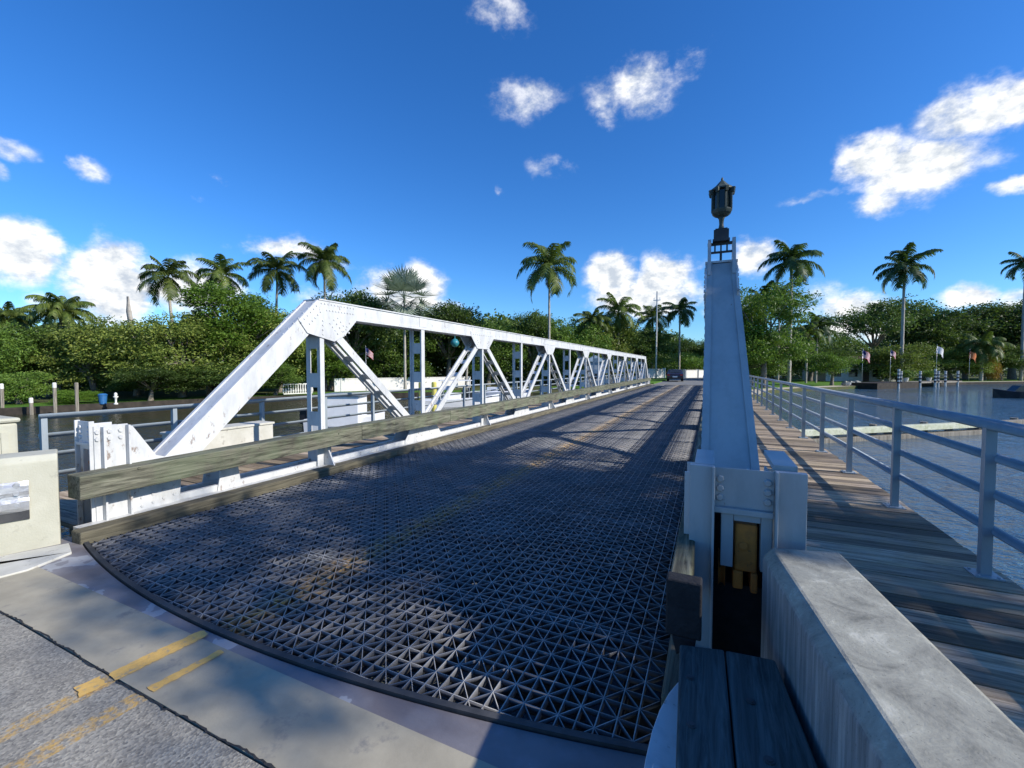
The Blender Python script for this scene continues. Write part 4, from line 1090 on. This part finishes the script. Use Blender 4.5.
tag(q.build('garden_urn', M['pilewhite'], smooth=True), 'white garden urn on a pedestal on the left bank edge', 'urn')
# white balustrade on the left bank
xa, ya = at(283, 40.5); xb, yb = at(312, 42.5); q = empty('balustrade', (xa, ya, GZ), 'white picket balustrade on the left bank behind the first post', 'balustrade')
dx, dy = xb - xa, yb - ya
a = MB(); a.bar((0, 0, 1.05), (dx, dy, 1.05), .12, .10); a.bar((0, 0, .15), (dx, dy, .15), .12, .10); part(a, 'handrail', M['pilewhite'], q)
for i in range(13):
    a = MB(); t = i / 12; a.lathe([(.05, .2), (.09, .4), (.05, .7), (.06, 1.0)], (dx * t, dy * t, 0), 8); part(a, 'baluster', M['pilewhite'], q)
# long white wall on the left bank
xa, ya = at(334, 47); xb, yb = at(470, 58); q = MB(); q.bar((0, 0, .6), (xb - xa, yb - ya, .6), .25, 1.5); q.bar((0, 0, 1.4), (xb - xa, yb - ya, 1.4), .34, .1)
o = q.build('garden_wall', M['stucco']); o.location = (xa, ya, GZ); tag(o, 'long white garden wall on the left bank seen through the truss', 'wall')
# flags
def flag(px, py, dep, gz, label, kind, wpx=9):
    x, y = at(px, dep); s = wpx / F * dep; zt = zat(py, dep) - gz; q = empty('flag', (x, y, gz), label, 'flag')
    a = MB(); a.tube([(0, 0, 0), (0, 0, zt + s * .12)], [.035, .022], 8); a.lathe([(.001, zt + s * .12), (.04, zt + s * .15), (.001, zt + s * .2)], n=8); part(a, 'pole', M['galv'], q, smooth=True)
    dirx = (math.cos(YAW), math.sin(YAW)); h = s * .8; nn = 13; rows = 14
    def P_(i, j):
        u = i / nn; v = j / (rows - 1); w_ = .10 * s * math.sin(u * 7 + v * 1.5) ; dr = -.45 * s * u * u - .12 * s * u
        return (dirx[0] * u * s * .8 - dirx[1] * w_, dirx[1] * u * s * .8 + dirx[0] * w_, zt - h * v + dr)
    for nm, mt, cond in kind:
        b = MB()
        for i in range(nn):
            for j in range(rows - 1):
                if cond(i, j): b.add([P_(i, j), P_(i + 1, j), P_(i + 1, j + 1), P_(i, j + 1)], [(0, 1, 2, 3)])
        o = part(b, nm, M[mt], q, smooth=True, fixn=False); so_ = o.modifiers.new('cloth', 'SOLIDIFY'); so_.thickness = .008
can = lambda i, j: i < 5 and j < 7
US = [('canton', 'navy', can), ('red_stripe', 'redflag', lambda i, j: not can(i, j) and j % 2 == 0), ('white_stripe', 'whiteflag', lambda i, j: not can(i, j) and j % 2 == 1)]
flag(366, 348, 46, GZ, 'striped flag on a pole among the dark left bank trees', US, 9)
flag(862, 350, 66, GZ, 'leftmost of four flags above the right bank, at the dark end of the dock', US, 10)
flag(890, 350, 72, GZ, 'second flag from the left, before the pale dome-shaped tree', US, 7)
flag(936, 346, 77, GZ, 'mostly white flag at the end of the striped dock', [('cloth', 'whiteflag', lambda i, j: True)], 9)
flag(969, 351, 84, GZ, 'orange flag beside the low palm trunk', [('cloth', 'orangeflag', lambda i, j: True)], 9)
# teal ball in the trees
x, y = at(455, 50); q = MB(); q.lathe([(.001, -.5), (.3, -.4), (.48, -.12), (.5, 0), (.48, .12), (.3, .4), (.06, .5), (.05, .6), (.02, 1.9)], (0, 0, 0), 18)
o = q.build('hanging_ball', M['teal'], smooth=True); o.location = (x, y, zat(343, 50)); tag(o, 'teal ball hanging in the dark trees behind the first truss gusset', 'ball')
# white box cabin boat near the truss and boats farther along
def boat(px, dep, L, head, label, hullm, cabin):
    x, y = at(px, dep); q = empty('boat', (x, y, WZ), label, 'boat', rz=head)
    st = [(-L / 2, .95, .55), (-L / 4, 1.0, .55), (L / 8, .92, .62), (L / 3, .55, .72), (L / 2, .04, .85)]
    mb = MB(); 
    for xx, hw, zz in st:
        hw = hw * (L / 5.5 if cabin != 'box' else .6); mb.v += [(xx, -hw, zz), (xx, -hw * .75, -.25), (xx, hw * .75, -.25), (xx, hw, zz), (xx, hw * .82, zz + .06), (xx, -hw * .82, zz + .06)]
    for i in range(len(st) - 1):
        for k in range(6): mb.f.append((i * 6 + k, i * 6 + (k + 1) % 6, i * 6 + 6 + (k + 1) % 6, i * 6 + 6 + k))
    mb.f += [(0, 1, 2, 3, 4, 5), tuple(24 + k for k in (5, 4, 3, 2, 1, 0))]
    part(mb, 'hull', M[hullm], q, smooth=False)
    if cabin == 'box':
        a = MB(); a.box(-.78, .78, -.7, .7, .25, 1.70); part(a, 'cabin', M['boatwhite'], q, bevel=.05)
        a = MB(); a.box(-.92, .98, -.8, .8, 1.703, 1.79); part(a, 'roof', M['galv'], q, bevel=.02)
    else:
        a = MB(); a.prism([(L * .02, .62), (L * .20, .66), (L * .08, 1.25), (L * .0, 1.25)], 1, -.5, .5); part(a, 'windshield', M['window'], q)
        a = MB(); a.box(-L * .22, -L * .02, -.42, .42, .60, 1.05); part(a, 'console', M['boatwhite'], q, bevel=.04)
        if cabin == 'top':
            a = MB(); a.box(-L * .3, L * .12, -.7, .7, 2.0, 2.06); part(a, 'canopy', M['boatwhite'], q)
            a = MB()
            for xx in (-L * .25, L * .08):
                for yy in (-.6, .6): a.tube([(xx, yy, .6), (xx, yy, 2.0)], .025, 6)
            part(a, 'canopy_frame', M['galv'], q)
    a = MB(); a.box(-L / 2 - .34, -L / 2 - .02, -.16, .16, .35, 1.0); a.box(-L / 2 - .26, -L / 2 - .14, -.06, .06, -.5, .349); part(a, 'outboard_motor', M['boatblack'], q, bevel=.03)
    return q
boat(346, 20.5, 3.6, YAW + .05, 'small white boat with a box cabin and grey roof behind the left railing', 'boatwhite', 'box')
boat(462, 34, 6.0, YAW + .25, 'white motorboat with a canopy seen through the second truss panel', 'boatwhite', 'top')
boat(500, 44, 6.0, YAW - .1, 'white open boat moored beyond the motorboat with canopy', 'boatwhite', 'open')
boat(1022, 43, 4.6, YAW + 2.9, 'dark hulled boat floating at the right edge of the photo', 'boatblack', 'open')
# yellow piles behind the first plain vertical
for px, lab in ((421, 'yellow pile behind the left edge of the first plain truss post'), (434, 'yellow pile just right of the first plain truss post')):
    x, y = at(px, 24); a = MB(); a.lathe([(.14, -1), (.14, zat(383, 24) - WZ), (.10, zat(383, 24) - WZ + .06)], (0, 0, 0), 12)
    o = a.build('channel_pile', M['yellowpile']); o.location = (x, y, WZ); tag(o, lab, 'pile', 'yellow channel piles')
# grey shed by the far end of the left truss
x, y = at(594, 52); q = empty('shed', (x, y, GZ), 'grey blue shed behind the far half of the left truss', 'shed', rz=.35)
a = MB(); a.box(-1.1, 1.1, -1.3, 1.3, -.5, 3.4); part(a, 'wall', M['greywall'], q)
a = MB(); a.prism([(-1.4, 3.35), (1.4, 3.35), (0, 4.1)], 1, -1.5, 1.5); part(a, 'roof', M['galv'], q)
a = MB(); a.box(-.4, .4, -1.33, -1.301, .0, 2.1); part(a, 'door', M['window'], q)
a = MB(); a.box(1.101, 1.13, -.5, .5, 1.4, 2.3); part(a, 'window', M['window'], q)
# slim white pole
x, y = at(656, 62); q = empty('utility_pole', (x, y, -.1), 'slim white utility pole beyond the far end of the bridge', 'pole')
a = MB(); a.tube([(0, 0, 0), (0, 0, zat(292, 62) + .1)], [.13, .08], 10); part(a, 'shaft', M['pilewhite'], q, smooth=True)
a = MB(); a.bar((-.5, 0, zat(300, 62)), (.5, 0, zat(300, 62)), .08, .1); a.tube([(-.4, 0, zat(300, 62)), (-.4, 0, zat(298, 62) + .1)], .04, 6); a.tube([(.4, 0, zat(300, 62)), (.4, 0, zat(298, 62) + .1)], .04, 6)
part(a, 'crossarm', M['galv'], q)
# white walls at the road end
def wall(pxa, da, pxb, db, h, label, t=.22, z=-.1):
    xa, ya = at(pxa, da); xb, yb = at(pxb, db); a = MB(); a.bar((0, 0, h / 2), (xb - xa, yb - ya, h / 2), t, h); a.bar((0, 0, h + .045), (xb - xa, yb - ya, h + .045), t + .1, .08)
    n = max(2, int(math.hypot(xb - xa, yb - ya) / 3) + 1)
    for i in range(n):
        u = i / (n - 1); a.box((xb - xa) * u - .22, (xb - xa) * u + .22, (yb - ya) * u - .22, (yb - ya) * u + .22, 0, h + .2)
    o = a.build('garden_wall', M['stucco']); o.location = (xa, ya, z); tag(o, label, 'wall')
wall(645, 64, 664, 66, 1.5, 'short white wall left of the car at the road end')
wall(684, 70, 722, 76, 1.3, 'white wall right of the car under the bright tree')
# far-end barrier and gate arm post
q = MB(); q.box(-.2, .2, -1.6, 1.6, 0, .9); q.box(-.24, .24, -1.7, -1.3, 0, 1.2); o = q.build('concrete_barrier', M['stucco'], bevel=.03); o.location = (-6.1, 45.6, -.1); tag(o, 'far white parapet at the left end of the road beyond the truss', 'barrier')
# car
def car(px, dep, label):
    x, y = at(px, dep); q = empty('car', (x, y, 0), label, 'car', rz=R(4))
    prof = [(-2.2, .35), (-2.25, .62), (-2.15, .95), (-1.55, 1.02), (-.95, 1.42), (.35, 1.45), (1.05, 1.0), (2.05, .86), (2.25, .6), (2.2, .32)]
    mb = MB(); n = len(prof)
    for xs_, k in ((-.9, .90), (-.86, 1), (.86, 1), (.9, .90)):
        for yy, zz in prof: mb.v.append((xs_ * (.80 if zz > 1.1 else 1), yy, zz if zz < .9 or k == 1 else zz - .03))
    for i in range(3):
        for k in range(n): mb.f.append((i * n + k, i * n + (k + 1) % n, (i + 1) * n + (k + 1) % n, (i + 1) * n + k))
    mb.f += [tuple(range(n)), tuple(range(4 * n - 1, 3 * n - 1, -1))]
    part(mb, 'body', M['carpaint'], q, bevel=.05, smooth=True)
    a = MB(); a.add([(-.62, -1.50, 1.06), (.62, -1.50, 1.06), (.56, -1.02, 1.385), (-.56, -1.02, 1.385), (-.62, -1.52, 1.07), (.62, -1.52, 1.07), (.56, -1.04, 1.40), (-.56, -1.04, 1.40)], [(0, 1, 2, 3), (4, 7, 6, 5), (0, 4, 5, 1), (1, 5, 6, 2), (2, 6, 7, 3), (3, 7, 4, 0)])
    part(a, 'rear_window', M['window'], q)
    for s_ in (-1, 1):
        a = MB(); a.box(*sorted((s_ * .55, s_ * .84)), -2.27, -2.18, .70, .86); part(a, 'tail_light', M['tail'], q)
        for yy in (-1.4, 1.4):
            a = MB(); a.tube([(s_ * .68, yy, .32), (s_ * .91, yy, .32)], .32, 18); w_ = part(a, 'wheel', M['tyre'], q)
            a = MB(); a.tube([(s_ * .90, yy, .32), (s_ * .92, yy, .32)], .2, 12); part(a, 'rim', M['galv'], w_)
    a = MB(); a.box(-.26, .26, -2.285, -2.255, .52, .64); part(a, 'number_plate', M['whiteflag'], q)
car(675, 52, 'dark car stopped on the road beyond the bridge')
# timber fender in the river on the right
f0 = Vector((2.9, 19.9)); f1 = Vector((11.9, 27.4)); fd = (f1 - f0)
q = empty('timber_fender', (f0.x, f0.y, WZ), 'low weathered timber fender standing in the river behind the right railing', 'fender')
nrm = Vector((fd.y, -fd.x)).normalized()
def fpt(t, o=0): p = fd * t + nrm * o; return p.x, p.y
for t0, t1, z, o_, mt in ((0, .97, .42, 0, 'algae'), (0, .99, .06, .06, 'pile'), (-.05, 1.45, .22, -1.1, 'pile')):
    a = MB(); p0 = fpt(t0, o_); p1 = fpt(t1, o_); a.bar((*p0, z), (*p1, z), .32, .24); part(a, 'waler', M[mt], q, bevel=.02)
for i in range(7):
    a = MB(); p0 = fpt(i / 6 * .96, -.32); a.tube([(*p0, -1), (*p0, .36)], .15, 10); part(a, 'pile', M['pile'], q)
for i in range(6):
    a = MB(); p0 = fpt(-.02 + i / 5 * 1.4, -1.42); a.tube([(*p0, -1), (*p0, .4)], .15, 10); part(a, 'pile', M['pile'], q)
# striped dock
xa, ya = at(861, 62); xb, yb = at(948, 74); q = empty('dock', (xa, ya, WZ), 'long dark dock with black and white striped piles on the right bank', 'dock')
dx, dy = xb - xa, yb - ya; L = math.hypot(dx, dy); ux, uy = dx / L, dy / L
def dk(t, o): return ux * L * t + uy * o, uy * L * t - ux * o
a = MB(); p0, p1 = dk(0, 0), dk(.45, 0); a.bar((*p0, .35), (*p1, .35), 4, 1.0); part(a, 'float', M['seawall'], q)
a = MB(); p0, p1 = dk(.452, .3), dk(1, .3); a.bar((*p0, .75), (*p1, .75), 3, .18); part(a, 'deck', M['pile'], q)
for i, px in enumerate((879, 883.5, 899.5, 921, 926, 943, 915)):
    t = (px - 861) / 87; p0 = dk(t, 2.05 if i % 2 == 0 else 1.75); zt = zat(371 if i not in (0, 6) else 369, 68) - WZ
    a = MB(); a.tube([(*p0, -.8), (*p0, zt)], .17, 12); o = part(a, 'pile', M['pilewhite'], q)
    a = MB()
    for k in range(4): a.tube([(*p0, .75 + k * .52), (*p0, .75 + k * .52 + .24)], .185, 12)
    so_ = part(a, 'dark_band', M['boatblack'], o)
for px, lab in ((906, 'leafy plant in a white pot left on the striped dock'), (929, 'leafy plant in a white pot right on the striped dock')):
    x, y = at(px, 68.5 if px < 910 else 71.5); z0 = WZ + .85; q = empty('potted_plant', (x, y, z0), lab, 'potted plant')
    a = MB(); a.lathe([(.25, 0), (.38, .5), (.42, .6), (.36, .62)], n=12); part(a, 'pot', M['pilewhite'], q)
    rng = np.random.default_rng(px); pp = rng.normal(size=(420, 3)) * (.5, .5, .25) + (0, 0, 1.15); nn = rng.normal(size=(420, 3)); nn /= np.linalg.norm(nn, axis=1)[:, None]
    V, Qq = leaf_cards(pp, nn, np.full(420, .35), np.full(420, .16), rng); link('foliage', np_mesh('foliage', V, Qq, M['leaf_green']), q)
# house behind the right bank lawn
x, y = at(850, 88); q = empty('house', (x, y, GZ), 'low house with a brown roof behind the lawn on the right bank', 'house', rz=YAW - .1)
a = MB(); a.box(-7, 7, -4, 4, -.2, 3.0); part(a, 'wall', M['stucco'], q)
a = MB(); a.add([(-8, -5, 3.0), (8, -5, 3.0), (8, 5, 3.0), (-8, 5, 3.0), (-4.5, 0, 5.0), (4.5, 0, 5.0)], [(0, 1, 5, 4), (1, 2, 5), (2, 3, 4, 5), (3, 0, 4), (3, 2, 1, 0)]); part(a, 'roof', M['roof'], q)
for xx in (-5, -2, 2.4, 5): a = MB(); a.box(xx - .8, xx + .8, -4.05, -4.001, .9, 2.3); part(a, 'window', M['window'], q)
a = MB(); a.box(-.2, .9, -4.05, -4.001, 0, 2.2); part(a, 'door', M['roof'], q)
# rock edge between right bank end and lawn
for i, (px, dep) in enumerate(((846, 62.5), (851, 63.5), (857, 64.5))):
    x, y = at(px, dep); a = MB(); rr = random.Random(i)
    a.lathe([(.3, 0), (.55, .2), (.5, .5), (.2, .65)], (0, 0, 0), 7)
    a.v = [(v[0] * rr.uniform(.8, 1.3), v[1] * rr.uniform(.8, 1.3), v[2] * rr.uniform(.8, 1.2)) for v in a.v]
    o = a.build('boulder', M['barrier']); o.location = (x, y, GZ); tag(o, ['left boulder of the three grey ones on the right bank edge', 'middle boulder of the three grey ones on the right bank edge', 'right boulder of the three grey ones next to the dark dock'][i], 'boulder')

# ================================================================ SKY, SUN, VIEW
w = bpy.data.worlds.new('World'); scene.world = w; w.use_nodes = True
nt = w.node_tree; nt.nodes.clear()
out = nt.nodes.new('ShaderNodeOutputWorld'); bg = nt.nodes.new('ShaderNodeBackground'); nt.links.new(bg.outputs[0], out.inputs[0])
sky = nt.nodes.new('ShaderNodeTexSky'); sky.sky_type = 'NISHITA'; sky.sun_disc = False
sky.sun_elevation = SUN_EL; sky.sun_rotation = math.atan2(SUN.x, SUN.y)
sky.air_density = 1.0; sky.dust_density = .3; sky.ozone_density = 2.5
hs = nt.nodes.new('ShaderNodeHueSaturation'); hs.inputs['Saturation'].default_value = 1.27; hs.inputs['Value'].default_value = 1.0
nt.links.new(sky.outputs[0], hs.inputs['Color'])
D = nt.nodes.new('ShaderNodeTexCoord').outputs['Generated']
wn = noise(nt, D, 9, 5, .6)
wsub = nt.nodes.new('ShaderNodeVectorMath'); wsub.operation = 'SUBTRACT'; nt.links.new(wn.outputs['Color'], wsub.inputs[0]); wsub.inputs[1].default_value = (.5, .5, .5)
wsc = nt.nodes.new('ShaderNodeVectorMath'); wsc.operation = 'SCALE'; nt.links.new(wsub.outputs[0], wsc.inputs[0]); wsc.inputs['Scale'].default_value = .07
wadd = nt.nodes.new('ShaderNodeVectorMath'); wadd.operation = 'ADD'; nt.links.new(D, wadd.inputs[0]); nt.links.new(wsc.outputs[0], wadd.inputs[1])
DW = wadd.outputs[0]
# (px, py, rx, ry, weight): cumulus (weight 1) and thin wisps
CL = [(915, 172, 80, 40, 1), (868, 160, 42, 26, 1), (975, 107, 70, 30, 1), (1022, 100, 30, 25, 1), (1012, 190, 36, 13, .9), (815, 200, 38, 9, .55), (880, 205, 40, 16, .8),
      (640, 85, 58, 32, .74), (607, 108, 26, 24, .6), (690, 66, 32, 24, .55), (528, 100, 42, 26, .58), (553, 168, 30, 12, .5), (500, 12, 40, 30, .6), (496, 187, 9, 6, .4),
      (612, 277, 34, 24, 1.2), (664, 277, 30, 28, 1.2), (640, 298, 66, 20, 1.2), (757, 258, 30, 24, .9), (700, 262, 40, 10, .4),
      (405, 290, 46, 28, 1.2), (380, 300, 40, 14, .8), (288, 250, 60, 16, .75), (330, 262, 40, 14, .6),
      (22, 252, 52, 36, 1.2), (58, 246, 18, 14, 1), (115, 288, 50, 50, 1.3), (140, 275, 22, 28, .9), (195, 288, 60, 30, 1.1), (45, 305, 40, 18, .6),
      (88, 174, 26, 14, .68), (70, 166, 12, 9, .55), (218, 180, 18, 9, .5), (196, 202, 20, 8, .38), (10, 147, 42, 14, .6), (6, 172, 16, 13, .6),
      (845, 308, 50, 20, .9), (970, 300, 44, 13, .85), (860, 330, 70, 18, .9), (1016, 300, 30, 15, .8), (725, 310, 40, 16, .7), (820, 305, 40, 25, .7), (440, 310, 40, 20, .7), (330, 300, 60, 14, .5),
      (1250, 150, 160, 60, 1), (1500, 250, 300, 50, 1), (-150, 260, 120, 50, 1), (-300, 120, 160, 50, .8), (-500, 280, 300, 40, 1)]
acc = None
for px, py, rx, ry, wt in CL:
    c = direc(px, py); h = Vector((c.x, c.y, 0)).length; az = math.atan2(-c.x, c.y); el = math.asin(c.z)
    cosv = math.cos(math.atan(math.hypot((px - 512) / F, (py - 384) / F)))     # angular size off axis
    ax_ = rx / F * cosv * (math.cos(math.atan((px - 512) / F)) if abs(px - 512) < 2000 else .3); ay_ = ry / F * cosv
    mp = nt.nodes.new('ShaderNodeMapping'); mp.vector_type = 'TEXTURE'
    mp.inputs['Location'].default_value = c; mp.inputs['Rotation'].default_value = (el, 0, az); mp.inputs['Scale'].default_value = (ax_, 1.0, ay_)
    nt.links.new(DW, mp.inputs[0])
    ln_ = nt.nodes.new('ShaderNodeVectorMath'); ln_.operation = 'LENGTH'; nt.links.new(mp.outputs[0], ln_.inputs[0])
    v = math_(nt, 'MULTIPLY', math_(nt, 'SUBTRACT', 1.35, ln_.outputs['Value'], True), wt)
    acc = v if acc is None else math_(nt, 'MAXIMUM', acc, v)
nf = noise(nt, mapping(nt, D, (1, 1, 1.5)), 15, 9, .62); nfo = noise(nt, mapping(nt, D, (1, 1, 1.5), tuple(-.02 * v for v in (SUN.x, SUN.y, SUN.z * 1.6))), 15, 9, .62)
den = math_(nt, 'ADD', acc, math_(nt, 'MULTIPLY', math_(nt, 'SUBTRACT', nf.outputs[0], .5), 1.5))
cov = nt.nodes.new('ShaderNodeMapRange'); cov.interpolation_type = 'SMOOTHSTEP'; nt.links.new(den, cov.inputs[0])
cov.inputs[1].default_value = .26; cov.inputs[2].default_value = .98
gate = nt.nodes.new('ShaderNodeMapRange'); gate.interpolation_type = 'SMOOTHSTEP'; nt.links.new(acc, gate.inputs[0]); gate.inputs[1].default_value = .02; gate.inputs[2].default_value = .40
cf = math_(nt, 'MULTIPLY', math_(nt, 'MULTIPLY', cov.outputs[0], gate.outputs[0], True), math_(nt, 'ADD', math_(nt, 'MULTIPLY', acc, 1.3, True), .12, True), True)
sh = math_(nt, 'ADD', math_(nt, 'MULTIPLY', math_(nt, 'SUBTRACT', nf.outputs[0], nfo.outputs[0]), 4.5), .60, True)
cc = ramp(nt, sh, [(0, (4.2, 4.7, 5.4)), (.5, (6.2, 6.45, 6.7)), (1, (8.2, 8.2, 8.2))])
tint = mix(nt, 1.0, hs.outputs[0], (.60, .94, 1.32), 'MULTIPLY')
skyc = mix(nt, cf, tint, cc.outputs[0])
nt.links.new(skyc, bg.inputs[0]); bg.inputs[1].default_value = .115
sd = bpy.data.lights.new('sun', 'SUN'); sd.energy = 4.6; sd.angle = R(.53); sd.color = (1, .94, .85)
so = bpy.data.objects.new('sun', sd); COL.objects.link(so); so.rotation_euler = SUN.to_track_quat('Z', 'Y').to_euler(); so.location = (20, 0, 30)
scene.view_settings.view_transform = 'Standard'; scene.view_settings.look = 'None'
scene.view_settings.exposure = .36; scene.view_settings.gamma = 1; scene.view_settings.use_curve_mapping = False
scene.cycles.max_bounces = 8; scene.cycles.transparent_max_bounces = 8
